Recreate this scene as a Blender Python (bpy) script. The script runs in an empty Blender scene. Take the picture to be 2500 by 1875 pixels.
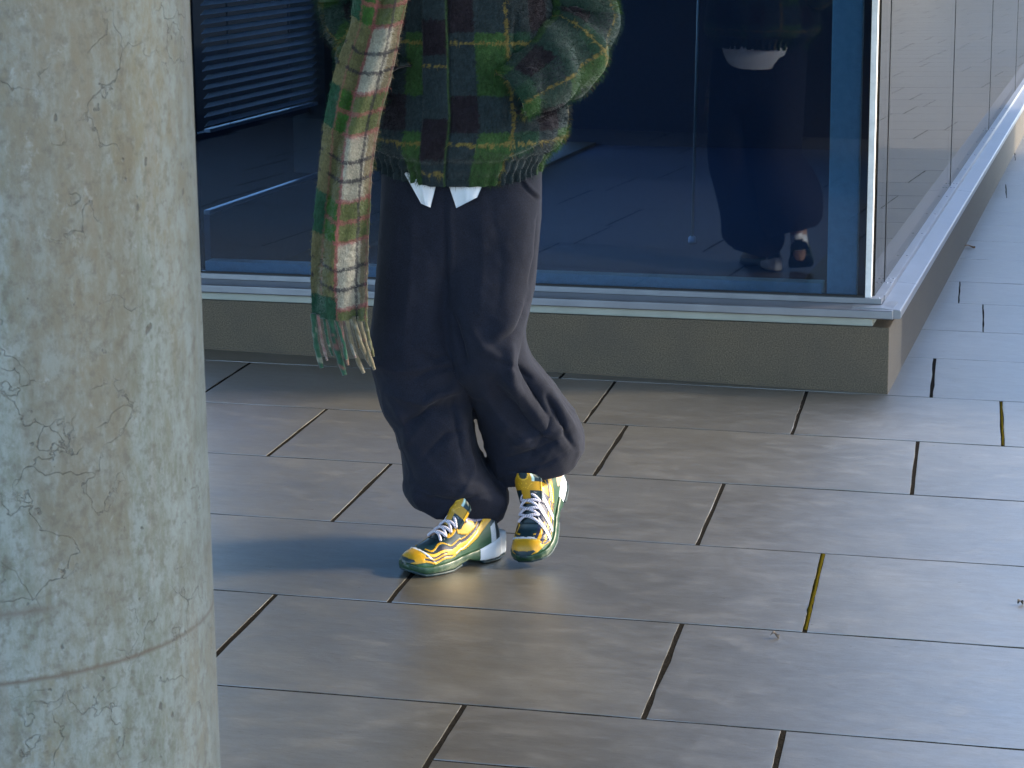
import bpy, bmesh, math, random
import numpy as np
from mathutils import Matrix, Vector
random.seed(7); rng = np.random.default_rng(7)
R = math.radians
scene = bpy.context.scene
col = scene.collection

# ------------------------------------------------------------------ camera
CAM_H, FPX, PITCH, ROLL = 1.58, 5510.24, R(12.4786), R(0.49347)
cp_, sp_, cr_, sr_ = math.cos(PITCH), math.sin(PITCH), math.cos(ROLL), math.sin(ROLL)
FWD = np.array([0, cp_, -sp_]); UP0 = np.array([0, sp_, cp_]); RI0 = np.array([1.0, 0, 0])
RI = cr_ * RI0 + sr_ * UP0; UP = -sr_ * RI0 + cr_ * UP0
CAMROT = np.array([RI, UP, FWD])
cam = bpy.data.cameras.new('camera'); camo = bpy.data.objects.new('camera', cam); col.objects.link(camo)
cam.sensor_width = 36; cam.lens = 36 * FPX / 2500; cam.clip_start = .05; cam.clip_end = 2000
m = Matrix.Identity(4)
for i in range(3):
    m[i][0] = RI[i]; m[i][1] = UP[i]; m[i][2] = -FWD[i]
m[2][3] = CAM_H
camo.matrix_world = m
cam.dof.use_dof = True; cam.dof.focus_distance = 5.4; cam.dof.aperture_fstop = 36
scene.camera = camo

# ------------------------------------------------------------------ light
SUN_EL, SUN_AZ = R(31), R(84)            # azimuth clockwise from +Y
w = bpy.data.worlds.new('World'); scene.world = w; w.use_nodes = True
nt = w.node_tree; nt.nodes.clear()
sky = nt.nodes.new('ShaderNodeTexSky'); sky.sky_type = 'NISHITA'; sky.sun_disc = False
sky.sun_elevation = SUN_EL; sky.sun_rotation = SUN_AZ
sky.air_density = 1.2; sky.dust_density = 1.4; sky.ozone_density = 4
bg = nt.nodes.new('ShaderNodeBackground'); bg.inputs['Strength'].default_value = .15
wo = nt.nodes.new('ShaderNodeOutputWorld')
nt.links.new(sky.outputs[0], bg.inputs[0]); nt.links.new(bg.outputs[0], wo.inputs[0])
sl = bpy.data.lights.new('sun', 'SUN'); sl.energy = 1.5; sl.angle = R(7); sl.color = (1, .82, .55)
so = bpy.data.objects.new('sun', sl); col.objects.link(so)
sd = Vector((math.sin(SUN_AZ) * math.cos(SUN_EL), math.cos(SUN_AZ) * math.cos(SUN_EL), math.sin(SUN_EL)))
so.rotation_euler = sd.to_track_quat('Z', 'Y').to_euler()
vs = scene.view_settings
vs.view_transform = 'Standard'; vs.look = 'None'; vs.gamma = 1; vs.use_curve_mapping = False; vs.exposure = 2.5

# ------------------------------------------------------------------ helpers
def at(u, v, y):                                   # photograph point (2500 x 1875) at depth y
    d = CAMROT.T @ np.array([(u - 1250) / FPX, -(v - 937.5) / FPX, 1.0])
    return np.array([0, 0, CAM_H]) + d * (y / d[1])
def ground(u, v, z=0.0):
    d = CAMROT.T @ np.array([(u - 1250) / FPX, -(v - 937.5) / FPX, 1.0])
    return np.array([0, 0, CAM_H]) + d * ((z - CAM_H) / d[2])
def proj(P):
    c = (np.asarray(P, float) - [0, 0, CAM_H]) @ CAMROT.T
    return np.stack([1250 + FPX * c[:, 0] / c[:, 2], 937.5 - FPX * c[:, 1] / c[:, 2]], 1)

def empty(name, label=None, cat=None, group=None, loc=(0, 0, 0), kind=None, parent=None):
    o = bpy.data.objects.new(name, None); col.objects.link(o); o.location = loc; o.empty_display_size = .1
    tag(o, label, cat, group, kind)
    if parent: o.parent = parent
    return o
def tag(o, label=None, cat=None, group=None, kind=None):
    if label: o['label'] = label
    if cat: o['category'] = cat
    if group: o['group'] = group
    if kind: o['kind'] = kind
    return o
def mesh(name, V, F, mat, parent=None, smooth=True, cols=None, uv=None, kind=None):
    me = bpy.data.meshes.new(name)
    me.from_pydata([tuple(map(float, v)) for v in V], [], [tuple(map(int, f)) for f in F])
    me.update()
    if smooth: me.polygons.foreach_set('use_smooth', [True] * len(me.polygons))
    if cols is not None:
        a = me.color_attributes.new('dye', 'FLOAT_COLOR', 'POINT')
        c = np.ones((len(V), 4), np.float32); c[:, :3] = cols
        a.data.foreach_set('color', c.ravel())
    if mat: me.materials.append(mat)
    o = bpy.data.objects.new(name, me); col.objects.link(o)
    if parent: o.parent = parent
    if kind: o['kind'] = kind
    return o
def bmobj(name, bm, mat, parent=None, smooth=False):
    me = bpy.data.meshes.new(name); bmesh.ops.recalc_face_normals(bm, faces=bm.faces); bm.to_mesh(me); bm.free()
    if smooth: me.polygons.foreach_set('use_smooth', [True] * len(me.polygons))
    if mat: me.materials.append(mat)
    o = bpy.data.objects.new(name, me); col.objects.link(o)
    if parent: o.parent = parent
    return o
def box(name, x0, x1, y0, y1, z0, z1, mat, parent=None, bevel=0.0):
    bm = bmesh.new(); bmesh.ops.create_cube(bm, size=1)
    for v in bm.verts:
        v.co = Vector((x0 + (v.co.x + .5) * (x1 - x0), y0 + (v.co.y + .5) * (y1 - y0), z0 + (v.co.z + .5) * (z1 - z0)))
    if bevel: bmesh.ops.bevel(bm, geom=list(bm.edges), offset=bevel, segments=2, affect='EDGES', profile=.6)
    return bmobj(name, bm, mat, parent)
def extrude_x(name, prof, x0, x1, mat, parent, axis=0, bevel=0):
    """profile (a,z) swept along local axis"""
    bm = bmesh.new(); rows = []
    for x in (x0, x1):
        rows.append([bm.verts.new((x, a, z) if axis == 0 else (a, x, z)) for a, z in prof])
    n = len(prof)
    for i in range(n): bm.faces.new((rows[0][i], rows[0][(i + 1) % n], rows[1][(i + 1) % n], rows[1][i]))
    bm.faces.new(rows[0][::-1]); bm.faces.new(rows[1])
    if bevel: bmesh.ops.bevel(bm, geom=list(bm.edges), offset=bevel, segments=2, affect='EDGES', profile=.5)
    return bmobj(name, bm, mat, parent)
def catmull(K, t):
    """K (n,k) key rows with first column the parameter; smooth interpolation at t"""
    K = np.asarray(K, float); x = K[:, 0]; Y = K[:, 1:]
    mm = np.zeros_like(Y)
    d = np.diff(Y, axis=0) / np.diff(x)[:, None]
    mm[1:-1] = (d[:-1] + d[1:]) / 2; mm[0] = d[0]; mm[-1] = d[-1]
    i = np.clip(np.searchsorted(x, t) - 1, 0, len(x) - 2)
    h = (x[i + 1] - x[i])[:, None]; s = ((t - x[i])[:, None]) / h
    return ((2 * s**3 - 3 * s**2 + 1) * Y[i] + (s**3 - 2 * s**2 + s) * h * mm[i]
            + (-2 * s**3 + 3 * s**2) * Y[i + 1] + (s**3 - s**2) * h * mm[i + 1])
def grid_faces(n, k, wrap=True, off=0):
    i = np.arange(n - 1)[:, None]; j = np.arange(k if wrap else k - 1)[None, :]
    a = i * k + j; b = i * k + (j + 1) % k; c = (i + 1) * k + (j + 1) % k; d = (i + 1) * k + j
    return (np.stack([a, b, c, d], -1).reshape(-1, 4) + off)
def grid_normals(P, wrap=True):
    """P (n,k,3)"""
    du = np.gradient(P, axis=0)
    dv = (np.roll(P, -1, 1) - np.roll(P, 1, 1)) if wrap else np.gradient(P, axis=1)
    n = np.cross(dv, du); return n / (np.linalg.norm(n, axis=-1, keepdims=True) + 1e-12)
def noise3(P, scale, seed=0):
    P = np.asarray(P, float) * scale + seed * 17.31
    i = np.floor(P).astype(np.int64); f = P - i; f = f * f * (3 - 2 * f)
    def h(a, b, c):
        n = (a * 73856093) ^ (b * 19349663) ^ (c * 83492791)
        n = (n ^ (n >> 13)) * 1274126177; n = n ^ (n >> 16)
        return (n & 0xffff) / 32767.5 - 1
    r = 0
    for a in (0, 1):
        for b in (0, 1):
            for c in (0, 1):
                wgt = (f[..., 0] if a else 1 - f[..., 0]) * (f[..., 1] if b else 1 - f[..., 1]) * (f[..., 2] if c else 1 - f[..., 2])
                r = r + wgt * h(i[..., 0] + a, i[..., 1] + b, i[..., 2] + c)
    return r
def seg_dist(P, line):
    """distance of 2-D points to polyline, and the signed side"""
    best = np.full(len(P), 1e9); tpar = np.zeros(len(P)); L = len(line) - 1
    for q in range(L):
        a = np.array(line[q], float); b = np.array(line[q + 1], float); ab = b - a
        t = np.clip(((P - a) @ ab) / (ab @ ab), 0, 1)
        d = np.linalg.norm(P - (a + t[:, None] * ab), axis=1)
        k = d < best; best[k] = d[k]; tpar[k] = (q + t[k]) / L
    return best, tpar
def tube(path, rad, n=8, cap=True):
    path = np.asarray(path, float); rad = np.broadcast_to(np.asarray(rad, float), (len(path),))
    V = []; F = []
    T = np.gradient(path, axis=0); T /= np.linalg.norm(T, axis=1, keepdims=True) + 1e-12
    ref = np.array([0, 0, 1.0]) if abs(T[0][2]) < .9 else np.array([1.0, 0, 0])
    for p, t, r in zip(path, T, rad):
        a = np.cross(t, ref); a /= np.linalg.norm(a) + 1e-12; b = np.cross(a, t); ref = b
        for k in range(n):
            th = 2 * math.pi * k / n; V.append(p + r * (math.cos(th) * a + math.sin(th) * b))
    F = [tuple(f) for f in grid_faces(len(path), n)]
    if cap: F += [tuple(range(n))[::-1], tuple((len(path) - 1) * n + k for k in range(n))]
    return V, F
class Join:
    def __init__(s): s.V = []; s.F = []; s.C = []
    def add(s, V, F, c=None):
        o = len(s.V); s.V += [tuple(v) for v in V]; s.F += [tuple(int(i) + o for i in f) for f in F]
        if c is not None:
            c = np.asarray(c, float)
            s.C += [tuple(c)] * len(V) if c.ndim == 1 else [tuple(x) for x in c]
    def build(s, name, mat, parent=None, **k):
        return mesh(name, s.V, s.F, mat, parent, cols=np.array(s.C) if s.C else None, **k)

# ------------------------------------------------------------------ materials
def new_mat(name):
    mt = bpy.data.materials.new(name); mt.use_nodes = True; n = mt.node_tree
    b = n.nodes['Principled BSDF']; return mt, n, b
def N(n, typ, **kw):
    o = n.nodes.new(typ)
    for k, v in kw.items():
        if k in o.inputs.keys() if hasattr(o.inputs, 'keys') else False: o.inputs[k].default_value = v
        else: setattr(o, k, v)
    return o
def math_n(n, op, a, b=None, clamp=False):
    o = n.nodes.new('ShaderNodeMath'); o.operation = op; o.use_clamp = clamp
    for i, x in enumerate((a, b)):
        if x is None: continue
        if isinstance(x, (int, float)): o.inputs[i].default_value = x
        else: n.links.new(x, o.inputs[i])
    return o.outputs[0]
def mixc(n, fac, a, b, mode='MIX'):
    o = n.nodes.new('ShaderNodeMix'); o.data_type = 'RGBA'; o.blend_type = mode
    for idx, x in ((0, fac), (6, a), (7, b)):
        if isinstance(x, (int, float)): o.inputs[idx].default_value = x
        elif isinstance(x, tuple): o.inputs[idx].default_value = (*x, 1)
        else: n.links.new(x, o.inputs[idx])
    return o.outputs[2]
def ramp(n, fac, stops):
    o = n.nodes.new('ShaderNodeValToRGB'); n.links.new(fac, o.inputs[0]); e = o.color_ramp.elements
    while len(e) < len(stops): e.new(.5)
    for q, (p, c) in zip(e, stops):
        q.position = p; q.color = (c, c, c, 1) if isinstance(c, (int, float)) else (*c, 1)
    return o.outputs[0]
def noise_n(n, vec, scale, detail=4, rough=.6, stretch=None, distort=0):
    t = n.nodes.new('ShaderNodeTexNoise'); t.inputs['Scale'].default_value = scale; t.inputs['Detail'].default_value = detail
    t.inputs['Roughness'].default_value = rough; t.inputs['Distortion'].default_value = distort
    if stretch:
        mp = n.nodes.new('ShaderNodeMapping'); mp.inputs['Scale'].default_value = stretch; n.links.new(vec, mp.inputs[0]); vec = mp.outputs[0]
    n.links.new(vec, t.inputs['Vector']); return t.outputs['Fac']
def pos_n(n): return n.nodes.new('ShaderNodeNewGeometry').outputs['Position']
def obj_n(n): return n.nodes.new('ShaderNodeTexCoord').outputs['Object']
def bump_n(n, b, h, dist=.002, strength=1, prev=None):
    o = n.nodes.new('ShaderNodeBump'); o.inputs['Distance'].default_value = dist; o.inputs['Strength'].default_value = strength
    n.links.new(h, o.inputs['Height'])
    if prev: n.links.new(prev, o.inputs['Normal'])
    if b: n.links.new(o.outputs[0], b.inputs['Normal'])
    return o.outputs[0]

def mat_paving():
    mt, n, b = new_mat('york_stone'); p = pos_n(n)
    rnd = n.nodes.new('ShaderNodeObjectInfo').outputs['Random']
    mp = n.nodes.new('ShaderNodeMapping'); mp.inputs['Rotation'].default_value = (0, 0, R(14)); n.links.new(p, mp.inputs[0])
    cb = n.nodes.new('ShaderNodeCombineXYZ'); n.links.new(math_n(n, 'MULTIPLY', rnd, 37.0), cb.inputs[2])
    va = n.nodes.new('ShaderNodeVectorMath'); va.operation = 'ADD'; n.links.new(mp.outputs[0], va.inputs[0]); n.links.new(cb.outputs[0], va.inputs[1])
    q = va.outputs[0]
    big = noise_n(n, q, 2.6, 6, .62, (1, 1.5, 1), .3); mott = noise_n(n, q, 13, 7, .7, (.7, 1.1, 1), .3); grit = noise_n(n, q, 340, 4, .75, (.7, 1, 1))
    cleft = noise_n(n, q, 34, 6, .68, (.4, 1.2, 1), .5); speck = noise_n(n, q, 62, 2, .5, (.45, 1.2, 1), 1.4); wear = noise_n(n, p, 1.1, 4, .6)
    base = mixc(n, ramp(n, big, [(.32, 0), (.68, 1)]), (.019, .0145, .0055), (.034, .027, .0135))
    base = mixc(n, 1.0, base, ramp(n, rnd, [(0, (.84, .83, .8)), (.5, (.97, .97, .97)), (1, (1.1, 1.12, 1.1))]), 'MULTIPLY')
    base = mixc(n, ramp(n, mott, [(.34, .6), (.5, 0)]), base, (.028, .022, .013))
    base = mixc(n, ramp(n, mott, [(.54, 0), (.72, .5)]), base, (.066, .058, .042))
    base = mixc(n, ramp(n, cleft, [(.3, .5), (.44, 0)]), base, (.036, .031, .022))
    base = mixc(n, ramp(n, speck, [(.24, .8), (.29, 0)]), base, (.02, .018, .015))
    base = mixc(n, ramp(n, speck, [(.72, 0), (.78, .35)]), base, (.16, .15, .13))
    base = mixc(n, 1.0, base, ramp(n, grit, [(.3, .62), (.7, 1.32)]), 'MULTIPLY')
    n.links.new(base, b.inputs['Base Color'])
    rr = n.nodes.new('ShaderNodeMapRange'); rr.inputs[1].default_value = .3; rr.inputs[2].default_value = .7; rr.inputs[3].default_value = .36; rr.inputs[4].default_value = .5
    n.links.new(math_n(n, 'ADD', math_n(n, 'MULTIPLY', mott, .55), math_n(n, 'MULTIPLY', wear, .45)), rr.inputs[0]); n.links.new(rr.outputs[0], b.inputs['Roughness'])
    spv = n.nodes.new('ShaderNodeMapRange'); spv.inputs[1].default_value = .3; spv.inputs[2].default_value = .68; spv.inputs[3].default_value = 1.0; spv.inputs[4].default_value = .68
    n.links.new(math_n(n, 'ADD', math_n(n, 'MULTIPLY', cleft, .4), math_n(n, 'ADD', math_n(n, 'MULTIPLY', grit, .35), math_n(n, 'MULTIPLY', speck, .25))), spv.inputs[0])
    scuff = ramp(n, noise_n(n, q, 48, 3, .55, (.25, 1.5, 1), 2.2), [(.235, .25), (.275, 1)])
    n.links.new(math_n(n, 'MULTIPLY', spv.outputs[0], scuff), b.inputs['Specular IOR Level']); b.inputs['IOR'].default_value = 2.6
    h = bump_n(n, None, cleft, .0011, .6); h = bump_n(n, None, mott, .0005, .5, h); h = bump_n(n, None, speck, .0007, .5, h); bump_n(n, b, grit, .0004, .8, h)
    return mt
def mat_mortar(c=(.014, .013, .012)):
    mt, n, b = new_mat('joint_dirt'); p = pos_n(n); f = noise_n(n, p, 120, 4)
    n.links.new(mixc(n, f, tuple(x * .6 for x in c), tuple(x * 1.5 for x in c)), b.inputs['Base Color']); b.inputs['Roughness'].default_value = 1; b.inputs['Specular IOR Level'].default_value = 0
    bump_n(n, b, f, .004); return mt
def mat_concrete():
    mt, n, b = new_mat('weathered_concrete'); p = obj_n(n)
    big = noise_n(n, p, 4.2, 7, .68, (1, 1, .4), .15); mid = noise_n(n, p, 46, 9, .78, (1, 1, .45), .1)
    streak = noise_n(n, p, 24, 5, .65, (1, 1, .1), .15); fine = noise_n(n, p, 90, 5, .7); pit = noise_n(n, p, 60, 6, .75, (1, 1, .7), .4)
    base = mixc(n, ramp(n, mid, [(.4, 0), (.58, 1)]), (.1, .108, .08), (.168, .19, .172))
    stain = math_n(n, 'MULTIPLY', ramp(n, big, [(.44, 0), (.54, 1)]), ramp(n, mid, [(.38, 1), (.58, .2)]))
    # rain-washed brown band down the face towards the walk, broken up by the noise
    sx = n.nodes.new('ShaderNodeSeparateXYZ'); n.links.new(p, sx.inputs[0])
    xw = math_n(n, 'ADD', sx.outputs[0], math_n(n, 'MULTIPLY', math_n(n, 'SUBTRACT', streak, .5), .12))
    band = ramp(n, xw, [(0, 0), (.09, .1), (.12, 1), (.18, 1), (.2, .0)])
    band = math_n(n, 'MULTIPLY', band, ramp(n, sx.outputs[2], [(.78, .0), (1.0, 1)]))
    band2 = math_n(n, 'MULTIPLY', band, ramp(n, mid, [(.44, 1), (.66, .5)]))
    base = mixc(n, math_n(n, 'MULTIPLY', stain, .55), base, (.16, .125, .07))
    base = mixc(n, math_n(n, 'MULTIPLY', band2, .62), base, (.105, .085, .055))
    base = mixc(n, ramp(n, streak, [(.56, 0), (.74, .6)]), base, (.14, .11, .08))
    base = mixc(n, ramp(n, pit, [(.58, 0), (.68, .4)]), base, (.25, .275, .265))
    base = mixc(n, ramp(n, fine, [(.36, .6), (.5, 0)]), base, (.07, .062, .045))
    hole = ramp(n, noise_n(n, p, 75, 2, .4, (1, 1, .8)), [(.235, 1), (.275, 0)])
    base = mixc(n, math_n(n, 'MULTIPLY', hole, .75), base, (.045, .04, .03))
    # hair cracks
    dn = n.nodes.new('ShaderNodeTexNoise'); dn.inputs['Scale'].default_value = 16; dn.inputs['Detail'].default_value = 6; n.links.new(p, dn.inputs['Vector'])
    ds = n.nodes.new('ShaderNodeVectorMath'); ds.operation = 'SCALE'; ds.inputs['Scale'].default_value = .16; n.links.new(dn.outputs['Color'], ds.inputs[0])
    da = n.nodes.new('ShaderNodeVectorMath'); da.operation = 'ADD'; n.links.new(p, da.inputs[0]); n.links.new(ds.outputs[0], da.inputs[1])
    vo = n.nodes.new('ShaderNodeTexVoronoi'); vo.feature = 'DISTANCE_TO_EDGE'; vo.inputs['Scale'].default_value = 13; n.links.new(da.outputs[0], vo.inputs['Vector'])
    msk = ramp(n, noise_n(n, p, 7, 3, .6), [(.52, 0), (.6, 1)])
    crack = math_n(n, 'MULTIPLY', ramp(n, vo.outputs['Distance'], [(0, 1), (.004, .7), (.012, 0)]), msk)
    base = mixc(n, math_n(n, 'MULTIPLY', crack, .6), base, (.075, .06, .045))
    # shutter joint: a thin brown ring
    zz = math_n(n, 'ADD', sx.outputs[2], math_n(n, 'MULTIPLY', math_n(n, 'SUBTRACT', mid, .5), .008))
    ring = ramp(n, math_n(n, 'ABSOLUTE', math_n(n, 'SUBTRACT', zz, .837)), [(0, 1), (.0016, .9), (.0034, 0)])
    ring2 = math_n(n, 'MULTIPLY', ramp(n, math_n(n, 'ABSOLUTE', math_n(n, 'SUBTRACT', zz, .905)), [(0, 1), (.0025, .8), (.006, 0)]), ramp(n, noise_n(n, p, 5, 2), [(.48, 0), (.56, .8)]))
    ringm = math_n(n, 'MAXIMUM', ring, ring2)
    base = mixc(n, math_n(n, 'MULTIPLY', ringm, .85), base, (.07, .05, .032))
    n.links.new(base, b.inputs['Base Color'])
    rr = n.nodes.new('ShaderNodeMapRange'); rr.inputs[3].default_value = .3; rr.inputs[4].default_value = .6
    n.links.new(mid, rr.inputs[0]); n.links.new(rr.outputs[0], b.inputs['Roughness'])
    h = bump_n(n, None, mid, .0008, .5); h = bump_n(n, None, pit, .0008, .6, h); h = bump_n(n, None, fine, .0005, .6, h)
    inv = math_n(n, 'SUBTRACT', 1.0, math_n(n, 'MAXIMUM', crack, hole)); bump_n(n, b, inv, .0012, .8, h)
    return mt
def mat_granite(name='granite', k=1.0):
    mt, n, b = new_mat(name); p = obj_n(n); f = noise_n(n, p, 260, 3, .7); g = noise_n(n, p, 5, 4)
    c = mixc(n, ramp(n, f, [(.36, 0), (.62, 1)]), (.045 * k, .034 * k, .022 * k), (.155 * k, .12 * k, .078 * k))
    c = mixc(n, ramp(n, g, [(.35, .3), (.6, 0)]), c, (.05 * k, .045 * k, .04 * k))
    n.links.new(c, b.inputs['Base Color']); b.inputs['Roughness'].default_value = .62; bump_n(n, b, f, .0006, .6); return mt
def mat_metal(name, c, rough, metal=.9):
    mt, n, b = new_mat(name); p = obj_n(n); f = noise_n(n, p, 9, 5); g = noise_n(n, p, 400, 2)
    n.links.new(mixc(n, ramp(n, f, [(.35, 0), (.7, 1)]), tuple(x * .86 for x in c), c), b.inputs['Base Color'])
    b.inputs['Metallic'].default_value = metal
    rr = n.nodes.new('ShaderNodeMapRange'); rr.inputs[3].default_value = rough - .06; rr.inputs[4].default_value = rough + .1
    n.links.new(f, rr.inputs[0]); n.links.new(rr.outputs[0], b.inputs['Roughness']); bump_n(n, b, g, .0001, .5); return mt
def mat_plain(name, c, rough=.7, metal=0, bumpscale=0, bd=.001, var=.25, spec=.5):
    mt, n, b = new_mat(name); p = obj_n(n); f = noise_n(n, p, bumpscale or 40, 4)
    n.links.new(mixc(n, f, tuple(x * (1 - var) for x in c), tuple(min(1, x * (1 + var)) for x in c)), b.inputs['Base Color'])
    b.inputs['Roughness'].default_value = rough; b.inputs['Metallic'].default_value = metal; b.inputs['Specular IOR Level'].default_value = spec
    if bumpscale: bump_n(n, b, f, bd, .6)
    return mt
def mat_glass(name, tint, ior=1.52, wob=.0, refl=(1, 1, 1)):
    mt, n, b = new_mat(name); n.nodes.remove(b); out = n.nodes['Material Output']
    tr = n.nodes.new('ShaderNodeBsdfTransparent'); tr.inputs[0].default_value = (*tint, 1)
    gl = n.nodes.new('ShaderNodeBsdfGlossy'); gl.inputs['Roughness'].default_value = .012; gl.inputs[0].default_value = (*refl, 1)
    fr = n.nodes.new('ShaderNodeFresnel'); fr.inputs[0].default_value = ior
    mx = n.nodes.new('ShaderNodeMixShader'); n.links.new(fr.outputs[0], mx.inputs[0]); n.links.new(tr.outputs[0], mx.inputs[1]); n.links.new(gl.outputs[0], mx.inputs[2])
    n.links.new(mx.outputs[0], out.inputs[0])
    if wob:
        f = noise_n(n, obj_n(n), 1.3, 1, .4); nb = bump_n(n, None, f, wob, 1); n.links.new(nb, gl.inputs['Normal'])
    return mt
def mat_cloth(name, dye=None, rough=.9, weave=900, bd=.0004, sheen=.3, var=.35, blotch=.25, fuzz=0, sheen_tint=(1, 1, 1)):
    """woven cloth: dyed colour (attribute or constant) times thread noise"""
    mt, n, b = new_mat(name); p = obj_n(n)
    if dye is None:
        a = n.nodes.new('ShaderNodeAttribute'); a.attribute_name = 'dye'; c = a.outputs['Color']
    else: c = dye
    f = noise_n(n, p, weave, 2, .6); g = noise_n(n, p, 30, 4, .6); h = noise_n(n, p, 170, 3, .7, (1, 1, .4))
    c = mixc(n, 1.0, c, ramp(n, f, [(.25, 1 - var), (.75, 1 + var)]), 'MULTIPLY')
    c = mixc(n, 1.0, c, ramp(n, g, [(.3, 1 - blotch), (.7, 1.0)]), 'MULTIPLY')
    if fuzz: c = mixc(n, 1.0, c, ramp(n, h, [(.3, 1 - fuzz), (.7, 1 + fuzz)]), 'MULTIPLY')
    n.links.new(c, b.inputs['Base Color']); b.inputs['Roughness'].default_value = rough
    b.inputs['Sheen Weight'].default_value = sheen; b.inputs['Sheen Roughness'].default_value = .5; b.inputs['Sheen Tint'].default_value = (*sheen_tint, 1)
    b.inputs['Specular IOR Level'].default_value = .25
    hh = bump_n(n, None, g, .002, .4)
    if fuzz: hh = bump_n(n, None, h, .002, .7, hh)
    bump_n(n, b, f, bd, .8, hh); return mt
def mat_dye(name, rough=.4, spec=.5, bscale=500, bd=.0002):
    mt, n, b = new_mat(name); a = n.nodes.new('ShaderNodeAttribute'); a.attribute_name = 'dye'
    p = obj_n(n); f = noise_n(n, p, bscale, 2)
    n.links.new(mixc(n, 1.0, a.outputs['Color'], ramp(n, f, [(.3, .82), (.7, 1.1)]), 'MULTIPLY'), b.inputs['Base Color'])
    b.inputs['Roughness'].default_value = rough; b.inputs['Specular IOR Level'].default_value = spec; bump_n(n, b, f, bd, .6); return mt

M = dict(
    paving=mat_paving(), dirt=mat_mortar(), moss=mat_plain('moss', (.04, .033, .004), .95, 0, 150, .002, .5, 0),
    concrete=mat_concrete(), granite=mat_granite(), granite_shaded=mat_granite('granite_shaded', .5), alu=mat_metal('sill_aluminium', (.33, .34, .37), .42),
    pale=mat_plain('pale_render', (.62, .7, .82), .7), trim=mat_plain('white_trim', (.8, .8, .8), .35), black=mat_plain('black_gasket', (.012, .012, .014), .5),
    zinc=mat_metal('flashing', (.42, .44, .4), .5, .5), screw=mat_metal('screw_steel', (.62, .62, .64), .22, 1),
    glass=mat_glass('tinted_glass', (.49, .62, .77), 1.58), sideglass=mat_glass('side_glass', (.12, .13, .15), 1.6, .0, (.54, .51, .47)),
    clear=mat_glass('clear_glass', (.85, .9, .9), 1.5),
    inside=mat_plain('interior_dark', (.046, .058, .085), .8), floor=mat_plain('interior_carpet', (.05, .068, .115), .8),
    post=mat_plain('interior_post', (.6, .75, .64), .7), slat=mat_plain('blind_slat', (.5, .5, .52), .4), soffit=mat_plain('soffit_board', (.1, .1, .105), .8),
    wall=mat_plain('dark_wall', (.03, .032, .038), .8, 0, 30), render=mat_plain('added_wall_grey', (.12, .125, .14), .5),
    skin=mat_plain('skin', (.42, .27, .2), .55, 0, 60, .0005, .1), hair=mat_plain('hair', (.02, .015, .012), .5, 0, 200, .003),
    leaf=mat_plain('dead_leaf', (.16, .085, .035), .7, 0, 90, .001), twig=mat_plain('twig', (.03, .028, .026), .8),
)
SH = lambda *rgb: tuple(((c / 255 + .055) / 1.055) ** 2.4 if c > 10 else c / 255 / 12.92 for c in rgb)

# ------------------------------------------------------------------ paving
YAW = R(-11.3628)
SX = np.array([math.cos(YAW), math.sin(YAW)]); TX = np.array([-math.sin(YAW), math.cos(YAW)])
BX, BY = 1.2, 7.033; BTH = R(-15.4)
BFD = np.array([math.cos(BTH), math.sin(BTH)]); BRD = np.array([-math.sin(BTH), math.cos(BTH)])
def bloc(x, y):
    d = np.array([x - BX, y - BY]); return d @ BFD, d @ BRD
gnd = mesh('ground', [(-600, -600, -.0011), (600, -600, -.0011), (600, 600, -.0011), (-600, 600, -.0011)], [(0, 1, 2, 3)], M['dirt'], smooth=False, kind='structure')
T = [3.51, 4.109, 4.705, 5.312, 5.914, 6.52, 7.12, 7.746, 8.263, 8.839, 9.346, 9.953, 10.489, 11.015, 11.52, 12.03, 12.594]
while T[-1] < 48: T.append(T[-1] + .58)
low = [3.51]
while low[-1] > -10.0: low.append(low[-1] - .6)
T = low[::-1][:-1] + T
KNOWN = {4.109: [-1.488, -.56, .37], 4.705: [-1.224, -.293, .64], 5.312: [-1.53, -.60, .33, 1.26], 5.914: [-1.89, -.957, -.098, .82], 6.52: [-2.33, -1.087, -.465, .145, 1.1], 3.51: [-.915, -.288, .66], 10.489: [.75]}
def slab_mesh(L, Wd, seed):
    r = np.random.default_rng(seed); pts = []
    def edge(a, b, nn):
        for k in range(nn):
            f = k / nn; p = np.array(a) * (1 - f) + np.array(b) * f
            d = np.array(b) - np.array(a); nrm = np.array([-d[1], d[0]]) / np.linalg.norm(d)
            jit = r.normal(0, .0009) + (r.random() < .07) * r.uniform(.001, .003)
            if k == 0: jit = 0
            pts.append(p + nrm * jit)
    edge((0, 0), (L, 0), 9); edge((L, 0), (L, Wd), 7); edge((L, Wd), (0, Wd), 9); edge((0, Wd), (0, 0), 7)
    P = np.array(pts); c = np.array([L / 2, Wd / 2]); n = len(P)
    def inset(d):
        q = P.copy(); q[:, 0] = np.where(P[:, 0] < L / 2, np.maximum(P[:, 0], d * 1), np.minimum(P[:, 0], L - d)); q[:, 1] = np.where(P[:, 1] < Wd / 2, np.maximum(P[:, 1], d), np.minimum(P[:, 1], Wd - d)); return q * .5 + (P + (c - P) * (d / np.array([L / 2, Wd / 2]))) * .5
    V = [(x, y, -.03) for x, y in P] + [(x, y, -.0012) for x, y in P] + [(x, y, -.0001) for x, y in inset(.0004)] + [(x, y, 0) for x, y in inset(.006)]
    F = []
    for l in range(3):
        for k in range(n): F.append((l * n + k, l * n + (k + 1) % n, (l + 1) * n + (k + 1) % n, (l + 1) * n + k))
    F.append(tuple(3 * n + k for k in range(n)))
    return V, F
ns = 0; far = Join()
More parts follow.
